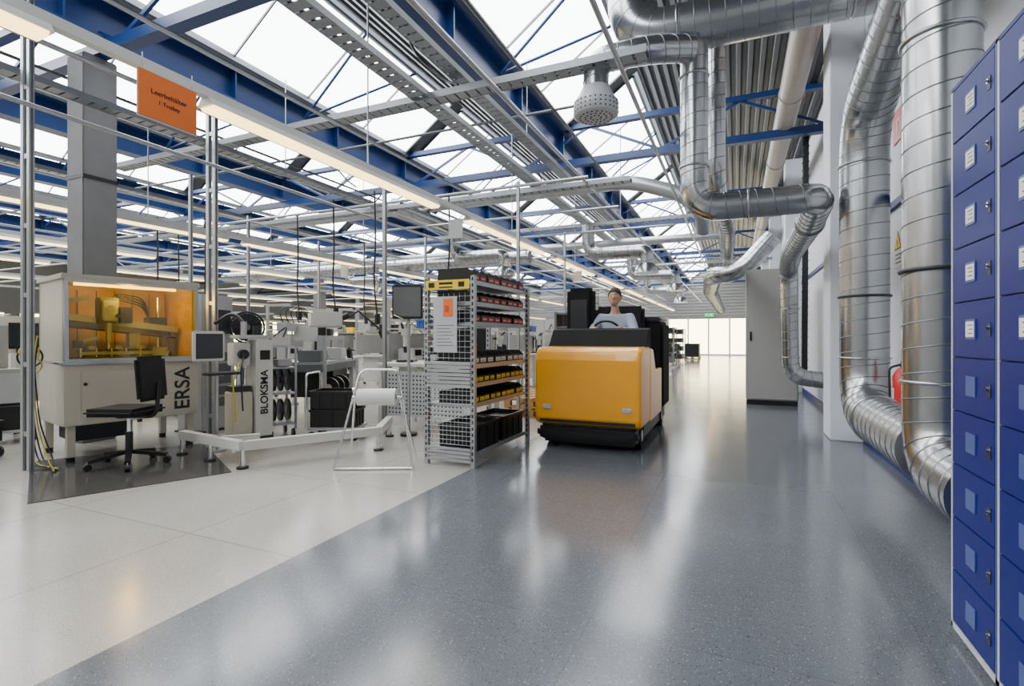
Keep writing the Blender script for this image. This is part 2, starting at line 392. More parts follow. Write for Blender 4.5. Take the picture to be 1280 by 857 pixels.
# ------------------------------------------------------------------ trays and rails
def tray(p1,p2,w,h,label,mat='galv2'):
    T=B(); p1=Vector(p1);p2=Vector(p2); t=(p2-p1).normalized(); n=t.cross(Vector((0,0,1))).normalized()
    for s in (-1,1): T.beam(p1+n*s*w/2,p2+n*s*w/2,.012,h,mat)
    L=(p2-p1).length; k=min(int(L/.12),260); st=L/k
    for i in range(k):
        q=p1+t*(L*(i+.5)/k); T.beam(q-n*w/2-Vector((0,0,h*.4)),q+n*w/2-Vector((0,0,h*.4)),st*.8,.008,mat)
    for c in (-.25,.2): T.beam(p1+n*w*c-Vector((0,0,h*.1)),p2+n*w*c-Vector((0,0,h*.1)),.03,.02,'black')
    return T.obj('cable_tray',label=label,cat='cable tray',group='cable trays')
tray((-8.5,4.67,3.7),(-.72,4.67,3.7),.16,.07,'perforated grey steel cable tray crossing the hall')
for x,y,z,w in ((-3.07,0,3.72,.20),(-2.62,1,3.85,.14),(-6.0,1,3.55,.16),(-9.2,1,3.6,.16)):
    tray((x,y,z),(x,30,z),w,.06,'long ladder type cable tray along the hall')
tray((-16,7.0,3.3),(-1.3,7.0,3.3),.14,.06,'perforated grey steel cable tray crossing the hall')
tray((-18,10,3.4),(.9,10,3.4),.14,.06,'perforated grey steel cable tray crossing the hall')
tray((-20,15.5,3.3),(.9,15.5,3.3),.14,.06,'perforated grey steel cable tray crossing the hall')
tray((1.0,9.35,.4),(1.02,9.35,4.4),.14,.07,'dark vertical cable ladder beside the pillar',mat='dark')
def rod(p1,p2,r,mat,name,label,cat,group=None):
    return B().cyl(p1,p2,r,mat,8).obj(name,label=label,cat=cat,group=group)
for y,z in ((5.9,3.05),(7.6,3.1),(8.5,2.95),(11.4,3.05),(13.4,3.0),(16.5,3.0),(19,3.0),(22,3.0),(6.4,4.15),(12.9,4.1)):
    rod((-22,y,z),(-.9 if y>8 else -1.6,y,z),.02,'alu' if z<4 else 'mid','conduit_rail','thin metal rail crossing the hall','rail','lateral rails')
for x,z in ((-4.3,3.15),(-1.9,3.3),(-5.0,2.95),(-7.9,3.2),(-8.6,2.9),(-11,3.0),(-14,3.05),(-0.8,3.2),(-2.2,4.15),(-7.2,4.2),(-0.5,4.4),(-4.0,3.5)):
    rod((x,1.5,z),(x,33,z),.02,'alu' if z<4 else 'mid','conduit_rail','thin metal pipe running along the hall','rail','lengthwise rails')
for x,y in ((-2.62,4.6),(-6,7.0),(-3.07,10)):
    B().tube(fillet([(x,y,3.75),(x-.25,y+.1,3.9),(x-.6,y+.1,4.25),(x-.7,y,4.6)],.2),.015,'black',6).obj('hanging_cable',label='black cable looping up from the tray to the roof',cat='cable',group='roof cables')
for x,y,z in ((-5.2,5.6,1.5),(-4.4,5.5,1.4),(-6.4,6.1,1.5),(-3.5,5.9,1.3),(-7.6,5.4,1.6),(-8.6,5.3,1.5),(-9.6,6.3,1.2),(-6.9,8.3,1.5),(-8.8,3.2,1.4)):
    B().tube(fillet([(x,y,3.1),(x+.02,y,2.4),(x-.04,y+.03,1.9),(x+.05,y,z)],.3),.012,'black',6).box((x+.05,y,z),(.06,.06,.14),'dark',bev=.01).obj('power_drop_cable',label='black power cable hanging down with socket block',cat='cable',group='drop cables')
# lighting
def lights(x,z,ys,L,r0,r1):
    b=B(); b.bb((x-.03,r0,z+.05),(x+.03,r1,z+.11),'white'); b.obj('lighting_rail',label='white lighting trunking rail hung above the benches',cat='light rail',group='lighting rails')
    for y in ys:
        if lights.first is None:
            T=thing('fluorescent_light','long warm fluorescent batten light on the rail','ceiling light',(x,y,z),group='fluorescent lights')
            b=B(); b.prism([(-.035,.05),(.035,.05),(.075,-.005),(-.075,-.005)],0,L,'white'); b.obj('light_housing',T)
            b=B(); b.prism([(-.068,-.006),(.068,-.006),(.05,-.03),(-.05,-.03)],.02,L-.02,'tube'); b.obj('light_diffuser',T)
            lights.first=T
        else: copy_thing(lights.first,(x,y,z))
lights.first=None
lights(-3.28,2.72,[-1.43,2.33,6.0,9.6,13.2,16.8,20.4,24,27.6],2.9,-2,31)
lights(-7.5,2.72,[-.9,2.8,6.0,9.6,13.2,16.8,20.4,24],2.9,-1,28)
lights(-10.3,2.7,[3.4,7.1,10.8,14.5,18.2,22],2.9,0,28)
lights(-13.1,2.7,[3.0,6.7,10.4,14.1,17.8,21.5],2.9,0,28)
lights(-17,2.7,[4.2,8.6,13,17.4,22],2.9,0,28)
lights(-21,2.7,[5,10,15,20],2.9,0,28)
lights(-1.05,3.0,[20.9,24.6,28.3],2.9,20,32)
def post(x,y,z0,z1,dbl=False):
    b=B()
    for dx in ((-.05,.05) if dbl else (0,)):
        b.bb((x+dx-.02,y-.02,z0),(x+dx+.02,y+.02,z1),'alu')
        b.bb((x+dx-.024,y-.006,z0),(x+dx+.024,y+.006,z1),'mid')
    if dbl:
        z=z0+.3
        while z<z1: b.bb((x-.06,y-.015,z),(x+.06,y+.015,z+.04),'alu'); z+=.6
    b.obj('service_post',label='slim aluminium service post reaching up to the rails',cat='post',group='service posts')
post(-5.62,2.38,0,4.2,True); post(-5.12,3.72,0,3.7,True); post(-3.85,5.0,0,3.0); post(-6.9,4.7,0,3.4); post(-2.75,6.5,0,3.3); post(-3.2,10,0,3.3); post(-7.5,6.1,0,3.2); post(-9.3,3.9,0,3.3); post(-8.1,8.3,0,3.2)
post(-5.5,8.4,0,3.1); post(-11.7,5.9,0,3.2)
rods=[(-3.28,1.2,2.83),(-3.28,4.0,2.83),(-3.28,7.5,2.83),(-3.28,11,2.83),(-7.5,4.5,2.83),(-7.5,9,2.83),(-3.07,2.5,3.7),(-2.62,6.5,3.85),(-6,5.5,3.5),(-10.3,5,2.8),(-10.3,9,2.8),(-13.1,7,2.8),(-1.9,9.2,3.3)]
for x,y,z in rods: rod((x,y,z),(x,y,4.9),.008,'alu','hanger_rod','thin vertical steel hanger rod','rod','hanger rods')
# ------------------------------------------------------------------ hanging signs
T=thing('hanging_sign','orange rectangular hanging sign with black German lettering','sign',(-3.19,2.035,0))
B().bb((-.004,-.175,2.46),(.004,.175,2.73),'orange').obj('sign_panel',T)
b=B(); b.bb((-.008,-.18,2.45),(-.004,.18,2.74),'white'); b.cyl((-.006,-.15,2.73),(-.006,-.15,2.83),.003,'alu',6); b.cyl((-.006,.15,2.73),(-.006,.15,2.83),.003,'alu',6); b.obj('sign_frame',T)
text('Leerbehälter',.042,'black',T,(.005,0,2.62),(pi/2,0,pi/2),bold=0); text('1 Trolley',.036,'black',T,(.005,0,2.565),(pi/2,0,pi/2),bold=0)
ws=thing('hanging_sign','small white hanging number plate','sign',(-3.28,5.7,0),group='white hanging plates')
B().bb((-.10,-.004,2.42),(.10,.004,2.66),'lgray').obj('sign_panel',ws)
b=B(); b.cyl((-.08,0,2.66),(-.08,0,2.76),.003,'alu',6); b.cyl((.08,0,2.66),(.08,0,2.76),.003,'alu',6); b.obj('hanger',ws)
copy_thing(ws,(-3.28,11.2,0)); copy_thing(ws,(-7.5,8.4,0))
# ------------------------------------------------------------------ tall grey cabinet
T=thing('control_cabinet','tall grey steel control cabinet on a black plinth','cabinet',(.16,9.77,0))
B().bb((0,.02,.08),(.80,.6,2.33),'cabgray',.006).obj('cabinet_body',T)
B().bb((.01,.02,0),(.79,.58,.08),'black').obj('plinth',T)
d=B().bb((.02,0,.1),(.78,.02,2.31),'cabgray',.004).obj('cabinet_door',T)
b=B(); b.bb((.06,-.02,1.1),(.09,0,1.26),'black',.004); b.obj('door_handle',d)
T=thing('fire_extinguisher','red fire extinguisher hanging on the white wall','fire extinguisher',(1.19,4.86,.52))
b=B(); b.tube([(0,0,0),(0,0,.02),(0,0,.33),(0,0,.37),(0,0,.4)],.07,'red',20,radii=[.06,.07,.07,.05,.025]); b.obj('cylinder_body',T)
b=B(); b.cyl((0,0,.4),(0,0,.44),.02,'black',10); b.beam((0,.02,.45),(0,-.09,.47),.02,.012,'black'); b.beam((0,.02,.43),(0,-.08,.42),.02,.01,'black'); b.obj('valve_lever',T)
b=B(); b.tube(fillet([(-.02,0,.42),(-.09,0,.4),(-.09,-.02,.12)],.05),.009,'black',8); b.obj('hose',T)
b=B(); b.bb((-.0725,-.03,.12),(-.066,.03,.24),'paper'); b.obj('instruction_label',T)
B().bb((.06,-.03,.1),(.11,.03,.3),'dark').obj('wall_bracket',T)
T=thing('warning_sign','yellow triangular warning sign on white plate','sign',(1.295,5.42,1.94))
B().bb((-.004,-.13,-.18),(0,.13,.16),'paper').obj('sign_panel',T)
b=B(); b.prism([(-.10,-.02),(.10,-.02),(0,.14)],-.007,-.004,'black','X'); b.prism([(-.078,-.01),(.078,-.01),(0,.115)],-.009,-.007,'yel','X'); b.bb((-.011,-.006,.02),(-.009,.006,.06),'black'); b.bb((-.011,-.006,.002),(-.009,.006,.012),'black')
for q in range(3): b.bb((-.006,-.08,-.14+q*.035),(-.004,.08,-.13+q*.035),'dark')
b.obj('warning_symbol',T)
T=thing('fire_sign','small red fire equipment sign on the wall','sign',(1.295,5.42,3.0))
B().bb((-.006,-.15,-.14),(0,.15,.14),'red').obj('sign_panel',T)
b=B(); b.bb((-.009,.0,-.08),(-.006,.035,.04),'paper'); b.bb((-.009,-.06,.03),(-.006,.03,.05),'paper'); b.obj('symbol',T)
T=thing('exit_sign','green illuminated exit sign above the glazed end wall','sign',(-1.6,35.9,2.65))
B().bb((-.28,-.06,-.12),(.28,0,.12),'green').obj('sign_box',T)
b=B(); b.bb((-.22,-.066,-.03),(-.05,-.06,.03),'paper'); b.bb((.05,-.066,-.08),(.16,-.06,.08),'paper'); b.obj('symbol',T)
# ------------------------------------------------------------------ storage rack
RX0,RX1,RY0,RY1=-2.6,-2.12,4.0,5.27
T=thing('storage_rack','galvanised steel storage rack with wire mesh end','shelf',(0,0,0))
for x in (RX0,RX1):
    for y in (RY0,RY1):
        b=B(); b.bb((x-.02,y-.02,0),(x+.02,y+.02,1.70),'alu')
        for k in range(30): b.bb((x-.008,y-.0215,.06+k*.055),(x+.008,y-.0205,.09+k*.055),'dark')
        b.obj('rack_post',T)
LV=[.12,.56,.74,.91,1.29,1.47,1.66]
for z in LV:
    b=B(); b.bb((RX0+.02,RY0+.02,z-.03),(RX1-.02,RY1-.02,z),'alu'); b.bb((RX1-.02,RY0+.02,z-.035),(RX1-.01,RY1-.02,z+.005),'alu'); b.obj('shelf_board',T)
b=B()
for k in range(12): x=RX0+.04*k+.02; b.cyl((x,RY0-.022,.2),(x,RY0-.022,.80),.0025,'alu',5)
for k in range(16): b.cyl((RX0,RY0-.024,.2+.04*k),(RX1,RY0-.024,.2+.04*k),.0025,'alu',5)
b.obj('wire_mesh_panel',T)
b=B()
for k in range(9): x=RX0+.055*k+.02; b.cyl((x,RY0-.022,.95),(x,RY0-.022,1.55),.002,'alu',5)
for k in range(12): b.cyl((RX0,RY0-.024,.97+.05*k),(RX1,RY0-.024,.97+.05*k),.002,'alu',5)
b.obj('wire_mesh_panel',T)
for z0,n in ((.06,4),(.72,7)):
    b=B()
    for k in range(n): b.box(((RX0+RX1)/2,RY0-.032,z0+k*.034),(RX1-RX0-.03,.006,.028),'alu',rot=Matrix.Rotation(.35,3,'X'))
    b.obj('slatted_end_panel',T)
b=B(); b.bb((RX0+.0,RY0-.024,1.585),(RX1-.03,RY0-.02,1.67),'yel')
b.bb((RX0+.03,RY0-.027,1.605),(RX0+.09,RY0-.024,1.65),'black'); b.bb((RX0+.14,RY0-.027,1.60),(RX0+.28,RY0-.024,1.61),'black'); b.bb((RX0+.14,RY0-.027,1.63),(RX0+.28,RY0-.024,1.65),'black'); b.bb((RX0+.34,RY0-.027,1.605),(RX0+.40,RY0-.024,1.65),'black')
b.obj('label_strip',T,label='yellow strip with black marks')
b=B(); b.bb((RX0+.09,RY0-.034,1.02),(RX0+.33,RY0-.026,1.52),'lgray')
b.obj('notice_board',T)
b=B(); b.bb((RX0+.19,RY0-.037,1.34),(RX0+.29,RY0-.034,1.50),'orange'); b.bb((RX0+.21,RY0-.039,1.38),(RX0+.25,RY0-.037,1.44),'redlab')
for q in range(7): b.bb((RX0+.12,RY0-.0355,1.08+q*.03),(RX0+.3-.02*(q%3),RY0-.034,1.085+q*.03),'mid')
b.obj('notice_sheet',T,label='orange notice sheet')
def binproto(w,d,h,mat,lab,label):
    T=thing('storage_bin',label,'storage bin',(0,0,0))
    b=B(); t=.004
    b.bb((-d/2,-w/2,0),(d/2,w/2,t),mat); b.bb((-d/2,-w/2,0),(-d/2+t,w/2,h),mat); b.bb((d/2-t,-w/2,0),(d/2,w/2,h*.62),mat)
    for s in (-1,1): b.prism([(-d/2,0),(d/2,0),(d/2,h*.62),(d/2-.05,h),(-d/2,h)],s*w/2-(t if s>0 else 0),s*w/2+(0 if s>0 else t),mat)
    b.bb((-d/2+.01,-w/2+.01,t),(d/2-.01,w/2-.01,h*.45),'dark')
    b.obj('bin_shell',T)
    b=B(); b.bb((d/2,-w*.36,h*.16),(d/2+.002,w*.36,h*.48),lab); b.bb((d/2+.002,-w*.25,h*.26),(d/2+.0025,w*.2,h*.32),'dark' if lab!='redlab' else 'paper'); b.obj('bin_label',T)
    return T
xc=(RX0+RX1)/2+.03
def row(proto,z,n,group,jit=0):
    W=(RY1-RY0-.08)/n
    for i in range(n):
        y=RY0+.04+W*(i+.5)
        loc=(xc+random.uniform(-jit,jit),y,z)
        if i==0: proto.location=loc; proto['group']=group
        else: copy_thing(proto,loc)
row(binproto(.145,.36,.12,'black','redlab','black plastic bin with red and white label'),1.66,8,'black bins on the top shelf',.01)
row(binproto(.145,.36,.11,'black','redlab','black plastic bin with red label on the rack'),1.47,8,'black bins with red labels',.01)
row(binproto(.145,.36,.11,'black','redlab','black plastic bin with red label on the rack'),1.29,8,'black bins with red labels lower',.01)
row(binproto(.145,.36,.11,'black','paper','black plastic bin with white label on the rack'),.91,8,'black bins with white labels',.01)
row(binproto(.11,.36,.1,'black','yel','black plastic bin with yellow label on the rack'),.74,10,'bins with yellow labels',.01)
row(binproto(.11,.36,.1,'black','yel','black plastic bin with yellow label on the rack'),.56,10,'bins with yellow labels lower',.01)
def crate(w,d,h,mat,label,group,loc,rz=0):
    b=B(); t=.006
    b.bb((-w/2,-d/2,0),(w/2,d/2,t),mat)
    for s in (-1,1): b.bb((s*w/2-(t if s>0 else 0),-d/2,0),(s*w/2+(0 if s>0 else t),d/2,h),mat); b.bb((-w/2,s*d/2-(t if s>0 else 0),0),(w/2,s*d/2+(0 if s>0 else t),h),mat)
    b.bb((-w/2-.012,-d/2-.012,h-.03),(w/2+.012,-d/2,h),mat); b.bb((-w/2-.012,d/2,h-.03),(w/2+.012,d/2+.012,h),mat); b.bb((-w/2-.012,-d/2,h-.03),(-w/2,d/2,h),mat); b.bb((w/2,-d/2,h-.03),(w/2+.012,d/2,h),mat)
    for k in (-1,0,1): b.bb((w/2,k*d*.3-.006,0),(w/2+.01,k*d*.3+.006,h-.03),mat); b.bb((k*w*.3-.006,-d/2-.01,0),(k*w*.3+.006,-d/2,h-.03),mat)
    b.bb((-w/2+.01,-d/2+.01,h*.5),(w/2-.01,d/2-.01,h*.8),'dark')
    return b.obj('storage_crate',label=label,cat='crate',loc=loc,rz=rz,group=group)
for y in (4.33,4.94): crate(.36,.52,.24,'black','black plastic stacking crate on the bottom shelf','crates on rack',(xc,y,.12))
# ------------------------------------------------------------------ soldering machine
ang=math.atan2(1.05,.23); W=1.12
T=thing('soldering_machine','pale industrial soldering machine with amber lit window','machine',(-5.57,2.62,0),ang)
b=B()
b.bb((0,0,.34),(W,.05,.90),'beige',.006); b.bb((0,.05,.34),(W,.85,.90),'beige'); b.bb((-.02,-.04,.90),(W+.02,.1,.93),'alu',.006)
b.bb((0,.05,.93),(.03,.85,1.72),'beige'); b.bb((W-.03,.05,.93),(W,.85,1.72),'beige'); b.bb((-.02,.0,1.69),(W+.02,.86,1.74),'beige',.006)
b.bb((0,.8,.93),(W,.85,1.69),'beige')
b.obj('machine_body',T)
b=B(); b.bb((.035,.78,.94),(W-.035,.795,1.68),'amberwall'); b.bb((.031,.06,.935),(.038,.78,1.68),'amberwall'); b.bb((W-.038,.06,.935),(W-.031,.78,1.68),'amberwall'); b.bb((.035,.06,.932),(W-.035,.78,.945),'dark')
for k in range(6): b.bb((.12+k*.16,.76,1.0),(.125+k*.16,.78,1.65),'brown')
b.obj('chamber_lining',T)
b=B(); b.bb((.1,.12,1.645),(.95,.15,1.67),'amber'); b.obj('chamber_lamp',T)
b=B(); b.beam((.015,.0,.93),(.015,.02,1.70),.035,.03,'alu'); b.beam((W-.015,.0,.93),(W-.015,.02,1.70),.035,.03,'alu'); b.bb((.0,.0,1.665),(W,.03,1.70),'alu'); b.bb((.0,-.01,.93),(W,.02,.955),'alu')
b.bb((.3,-.04,1.67),(.8,-.02,1.69),'alu'); b.obj('window_frame',T)
B().bb((.035,.01,.955),(W-.035,.016,1.665),'glass').obj('tinted_window',T)
b=B()
b.beam((.06,.35,1.36),(1.05,.35,1.24),.04,.06,'alu'); b.beam((.06,.55,1.32),(1.05,.55,1.20),.04,.06,'mid'); b.beam((.06,.45,1.27),(1.05,.45,1.15),.1,.015,'dark')
b.box((.40,.3,1.42),(.16,.14,.26),'mid',bev=.01); b.box((.40,.22,1.42),(.12,.03,.2),'alu',bev=.008); b.box((.54,.28,1.38),(.1,.12,.16),'dark'); 
b.cyl((.40,.25,1.1),(.40,.25,1.3),.025,'alu'); b.cyl((.40,.25,1.04),(.40,.25,1.1),.012,'chrome')
b.cyl((.40,.2,1.44),(.40,.17,1.44),.035,'chrome'); b.cyl((.46,.2,1.37),(.46,.17,1.37),.02,'black')
for x in (.28,.5,.7): b.cyl((x,.35,.95),(x,.35,1.02),.09,'mid'); b.cyl((x,.35,1.02),(x,.35,1.07),.05,'alu'); b.ring((x,.35,1.03),.1,.008,'dark')
b.bb((.12,.15,.946),(.9,.6,.965),'mid'); b.beam((.15,.16,1.0),(.9,.16,1.0),.02,.03,'alu')
for k in range(7): b.cyl((.16+k*.12,.16,.96),(.16+k*.12,.16,1.05),.008,'chrome',6)
for k in range(4): b.tube(fillet([(.43,.35,1.5),(.5,.38,1.61-.02*k),(.78,.5,1.58-.03*k),(.93,.65,1.2)],.1),.008,'black',6)
b.bb((.78,.35,1.26),(.95,.5,1.37),'dark'); b.bb((.8,.3,.965),(.94,.5,1.05),'alu'); b.beam((.06,.5,1.49),(.3,.5,1.56),.05,.05,'mid'); b.cyl((.12,.6,.95),(.12,.6,1.6),.02,'chrome'); b.cyl((.95,.6,.95),(.95,.6,1.6),.02,'chrome')
b.bb((.62,.4,1.02),(.72,.5,1.2),'alu'); b.beam((.15,.3,1.1),(.34,.3,1.16),.03,.03,'alu'); b.bb((.14,.25,1.05),(.2,.35,1.12),'dark')
b.obj('soldering_mechanism',T)
for x in (.06,W-.06):
    for y in (.07,.78): B().bb((x-.03,y-.03,.05),(x+.03,y+.03,.34),'beige').cyl((x,y,0),(x,y,.05),.035,'black').obj('machine_leg',T)
b=B(); b.bb((.12,.25,.16),(.6,.7,.34),'dark'); b.obj('waste_tray',T)
b=B(); b.bb((.12,-.006,.4),(.68,0,.84),'beige',.003); b.cyl((.15,-.02,.72),(.15,0,.72),.015,'black'); b.cyl((.65,-.02,.72),(.65,0,.72),.015,'black'); b.obj('service_door',T)
for k in range(3): B().bb((.73,-.008,.82-k*.045),(.76,0,.845-k*.045),['redlab','yel','dark'][k]).obj('push_button',T)
text('ERSA',.20,'dark',T,(W-.15,-.003,.62),(pi/2,-pi/2,0),ext=.002,bold=.014)
ld=bpy.data.lights.new('chamber_glow','POINT'); ld.energy=11; ld.color=(1,.72,.22); ld.shadow_soft_size=.08
lo=bpy.data.objects.new('chamber_glow',ld); COL.objects.link(lo); lo.parent=T; lo.location=(.55,.2,1.56)
B().add([(-4.49,1.9,.006),(-3.95,3.05,.006),(-5.3,3.75,.006),(-5.98,2.55,.006),(-4.49,1.9,0.0),(-3.95,3.05,0.0),(-5.3,3.75,0.0),(-5.98,2.55,0.0)],[[0,1,2,3],[0,4,5,1],[3,7,4,0],[1,5,6,2],[2,6,7,3]],'mat').obj('floor_mat',label='dark glossy anti-static mat under the swivel chair',cat='mat')
# ------------------------------------------------------------------ swivel chair
def chair(loc,rz,label,group):
    T=thing('swivel_chair',label,'chair',loc,rz,group)
    b=B(); b.box((-.03,0,.49),(.46,.44,.07),'fabric',bev=.03); b.obj('seat',T)
    b=B(); b.box((.2,0,.78),(.06,.36,.40),'fabric',bev=.028,rot=Matrix.Rotation(-.08,3,'Y')); b.obj('backrest',T)
    b=B(); b.tube(fillet([(.05,0,.44),(.25,0,.44),(.27,0,.75)],.08),.018,'black',8); b.obj('back_bracket',T)
    b=B(); b.cyl((0,0,.1),(0,0,.3),.03,'black'); b.cyl((0,0,.3),(0,0,.45),.018,'chrome'); b.cyl((0,0,.43),(0,0,.46),.1,'black'); b.obj('gas_column',T)
    for k in range(5):
        a=2*pi*k/5+.3; c,s=math.cos(a),math.sin(a)
        b=B(); b.beam((c*.02,s*.02,.12),(c*.30,s*.30,.075),.045,.03,'black'); b.obj('base_arm',T)
        b=B(); b.cyl((c*.30-s*.02,s*.30+c*.02,.03),(c*.30+s*.02,s*.30-c*.02,.03),.03,'black',12); b.cyl((c*.30,s*.30,.03),(c*.30,s*.30,.075),.008,'chrome',6); b.obj('castor',T)
    b=B(); b.cyl((0,.05,.44),(-.02,.24,.43),.006,'black',6); b.obj('lever',T)
    return T
ch=chair((-5.02,2.85,.006),.4,'black fabric swivel chair on a five star base','swivel chairs')
for x,y,r in ((-5.5,8.6,1.2),(-8.4,7.6,2.4),(-8.4,10.5,.4),(-11.4,9.6,.9),(-5.6,12,2),(-6.3,6.9,.6)): copy_thing(ch,(x,y,0),r)
# ------------------------------------------------------------------ monitor on arm
T=thing('machine_monitor','flat monitor with pale bezel on a swivel arm','monitor',(-4.66,3.35,0),-.25)
B().box((0,0,1.07),(.05,.28,.29),'white',bev=.01).obj('monitor_housing',T)
B().bb((.026,-.12,.95),(.029,.12,1.19),'screen').obj('screen',T)
b=B(); b.tube(fillet([(-.02,0,1.07),(-.12,0,1.05),(-.2,.16,1.0),(-.2,.16,.42),(-.2,.16,0)],.06),.015,'alu',8); b.cyl((-.2,.16,0),(-.2,.16,.02),.08,'alu'); b.obj('monitor_arm',T)
b=B(); b.box((.05,.1,.80),(.15,.3,.02),'dark',bev=.004); 
for i in range(4):
    for j in range(9): b.box((0.0+i*.032,-.02+j*.031,.814),(.024,.024,.008),'mid')
b.beam((-.2,.16,.79),(.05,.1,.79),.03,.02,'alu'); b.obj('keyboard_shelf',T)
# ------------------------------------------------------------------ slim stand with lettering
T=thing('filter_unit','slender white machine stand with vertical black lettering','machine',(-4.72,3.88,0),pi/2-.35)
b=B(); b.box((.08,0,.62),(.17,.30,1.02),'white',bev=.012); b.box((-.12,.03,.36),(.2,.24,.46),'beige',bev=.01); b.box((-.12,.03,.62),(.18,.22,.06),'dark'); b.box((-.12,.03,.98),(.16,.2,.24),'white',bev=.01)
b.cyl((-.12,-.08,.98),(-.12,-.14,.98),.05,'dark',16); b.cyl((-.12,.03,.64),(-.12,.03,.88),.025,'chrome'); b.cyl((-.17,.03,.64),(-.17,.03,.88),.01,'chrome'); b.box((0,0,1.16),(.36,.26,.04),'lgray',bev=.01); b.box((0,0,.11),(.34,.28,.08),'dark')
b.cyl((-.08,0,1.18),(-.08,0,1.32),.03,'alu'); b.cyl((.07,.04,1.18),(.07,.04,1.28),.045,'dark'); b.obj('unit_body',T)
for pts,mt,rr in (([(-.08,0,1.3),(-.15,.1,1.42),(-.3,.2,1.3)],'black',.02),([(-.12,-.14,.98),(-.2,-.28,.85),(-.16,-.2,.5),(-.12,-.1,.4)],'black',.008),([(-.15,-.1,.9),(-.25,-.2,.7),(-.2,-.15,.3)],'cable',.008)):
    B().tube(fillet(pts,.08),rr,mt,8).obj('hose',T)
text('BLOKSMA',.105,'black',T,(.075,-.153,.58),(pi/2,-pi/2,0),ext=.002,bold=.02)
B().bb((.03,-.155,.92),(.13,-.15,1.02),'black').obj('logo_square',T)
for x in (-.11,.11):
    for y in (-.1,.1): B().cyl((x,y,0),(x,y,.08),.02,'black',8).obj('levelling_foot',T)
b=B()
P=[(-5.0,3.32,.2),(-3.98,3.18,.2),(-3.35,4.25,.2),(-3.7,4.9,.2)]
for a,c in zip(P,P[1:]): b.beam(a,c,.07,.08,'white')
b.beam((-4.4,3.24,.2),(-4.15,3.5,.2),.07,.08,'white')
for p in P+[(-4.5,3.25,.2)]: b.cyl((p[0],p[1],0),(p[0],p[1],.17),.02,'chrome',8); b.cyl((p[0],p[1],0),(p[0],p[1],.02),.05,'dark',12)
b.obj('machine_base_frame',label='white welded floor frame on chrome levelling feet',cat='frame')
# feeder cart
T=thing('feeder_cart','open metal cart loaded with black component reels','cart',(-4.98,4.33,0),-.5)
b=B()
for x in (-.2,.2):
    for y in (-.24,.24): b.bb((x-.012,y-.012,.1),(x+.012,y+.012,1.05),'alu')
for z in (.15,.5,.8,1.04): b.bb((-.21,-.25,z),(.21,.25,z+.015),'alu')
b.obj('cart_frame',T)
for x in (-.18,.18):
    for y in (-.22,.22): B().cyl((x,y-.012,.05),(x,y+.012,.05),.05,'black',14).cyl((x,y,.05),(x,y,.1),.01,'chrome',6).obj('castor',T)
for z in (.3,.65):
    for k in range(6):
        y=-.2+k*.08; B().cyl((0,y-.014,z+.005),(0,y+.014,z+.005),.13,'black',22).cyl((0,y-.02,z+.005),(0,y+.02,z+.005),.045,'white' if k%2 else 'bluebin',14).obj('component_reel',T)
b=B(); b.box((0,-.1,.88),(.3,.22,.12),'mid',bev=.01); b.box((0,.14,.86),(.26,.16,.08),'lgray',bev=.01); b.box((0,0,1.12),(.3,.4,.12),'white',bev=.01); b.tube(fillet([(.1,.1,1.1),(.25,.15,1.3),(.3,-.1,1.1),(.2,-.2,.8)],.1),.008,'black',6); b.obj('control_boxes',T)
# ------------------------------------------------------------------ paper roll stand
T=thing('roll_stand','folding chrome tube stand holding a white paper roll','stand',(-2.98,3.78,0),.45)
f1=fillet([(-.34,-.2,.01),(-.17,.04,.86),(.17,.04,.86),(.34,-.2,.01)],.08); B().tube(f1,.011,'chrome',8).obj('stand_frame',T)
f1=fillet([(-.31,.22,.01),(-.2,-.05,.62),(-.2,-.1,.70)],.05); B().tube(f1,.011,'chrome',8).obj('stand_leg',T)
f1=fillet([(.31,.22,.01),(.2,-.05,.62),(.2,-.1,.70)],.05); B().tube(f1,.011,'chrome',8).obj('stand_leg',T)
b=B(); b.cyl((-.34,-.2,.012),(.34,-.2,.012),.011,'chrome',8); b.obj('cross_bar',T)
b=B(); b.cyl((-.22,-.06,.62),(.22,-.06,.62),.009,'chrome',8); b.obj('roll_axle',T)
b=B(); b.cyl((-.17,-.06,.62),(.17,-.06,.62),.075,'paper',24); b.cyl((-.172,-.06,.62),(.172,-.06,.62),.025,'brown',12); b.obj('paper_roll',T)
# ------------------------------------------------------------------ trolleys, devices
def trolley(loc,rz,label):
    T=thing('crate_trolley',label,'trolley',loc,rz)
    b=B(); b.bb((-.28,-.2,.12),(.28,.2,.15),'alu')
    b.tube(fillet([(-.285,-.2,.14),(-.285,-.2,.75),(-.285,.2,.75),(-.285,.2,.14)],.05),.012,'chrome',8); b.obj('trolley_frame',T)
    for x in (-.24,.24):
        for y in (-.16,.16): B().cyl((x,y-.012,.05),(x,y+.012,.05),.05,'black',14).cyl((x,y,.05),(x,y,.12),.01,'chrome',6).obj('castor',T)
    return T
trolley((-4.2,4.6,0),.4,'low chrome trolley carrying black crates')
for k in range(2): crate(.5,.36,.2,'black','black plastic crate stacked on the trolley','trolley crates',(-4.2,4.6,.15+k*.205),.4)
trolley((-6.75,2.35,0),.2,'low chrome trolley carrying a black crate'); crate(.5,.36,.2,'black','black plastic crate on the low trolley','trolley crates',(-6.75,2.35,.15),.2)
trolley((-7.4,2.9,0),1.2,'low trolley beside the concrete column'); crate(.5,.36,.26,'black','black plastic crate on trolley beside column','trolley crates',(-7.4,2.9,.15),1.2)
b=B()
for k in range(6):
    o=.02*k; b.tube(fillet([(-5.82+o,2.50,1.25-o),(-5.80+o,2.46,.9),(-5.84,2.46+o,.35),(-5.74,2.42+o*2,.03),(-5.38+o,2.50-o,.02)],.2,6),.006,'cable' if k in (1,4) else 'black',6)
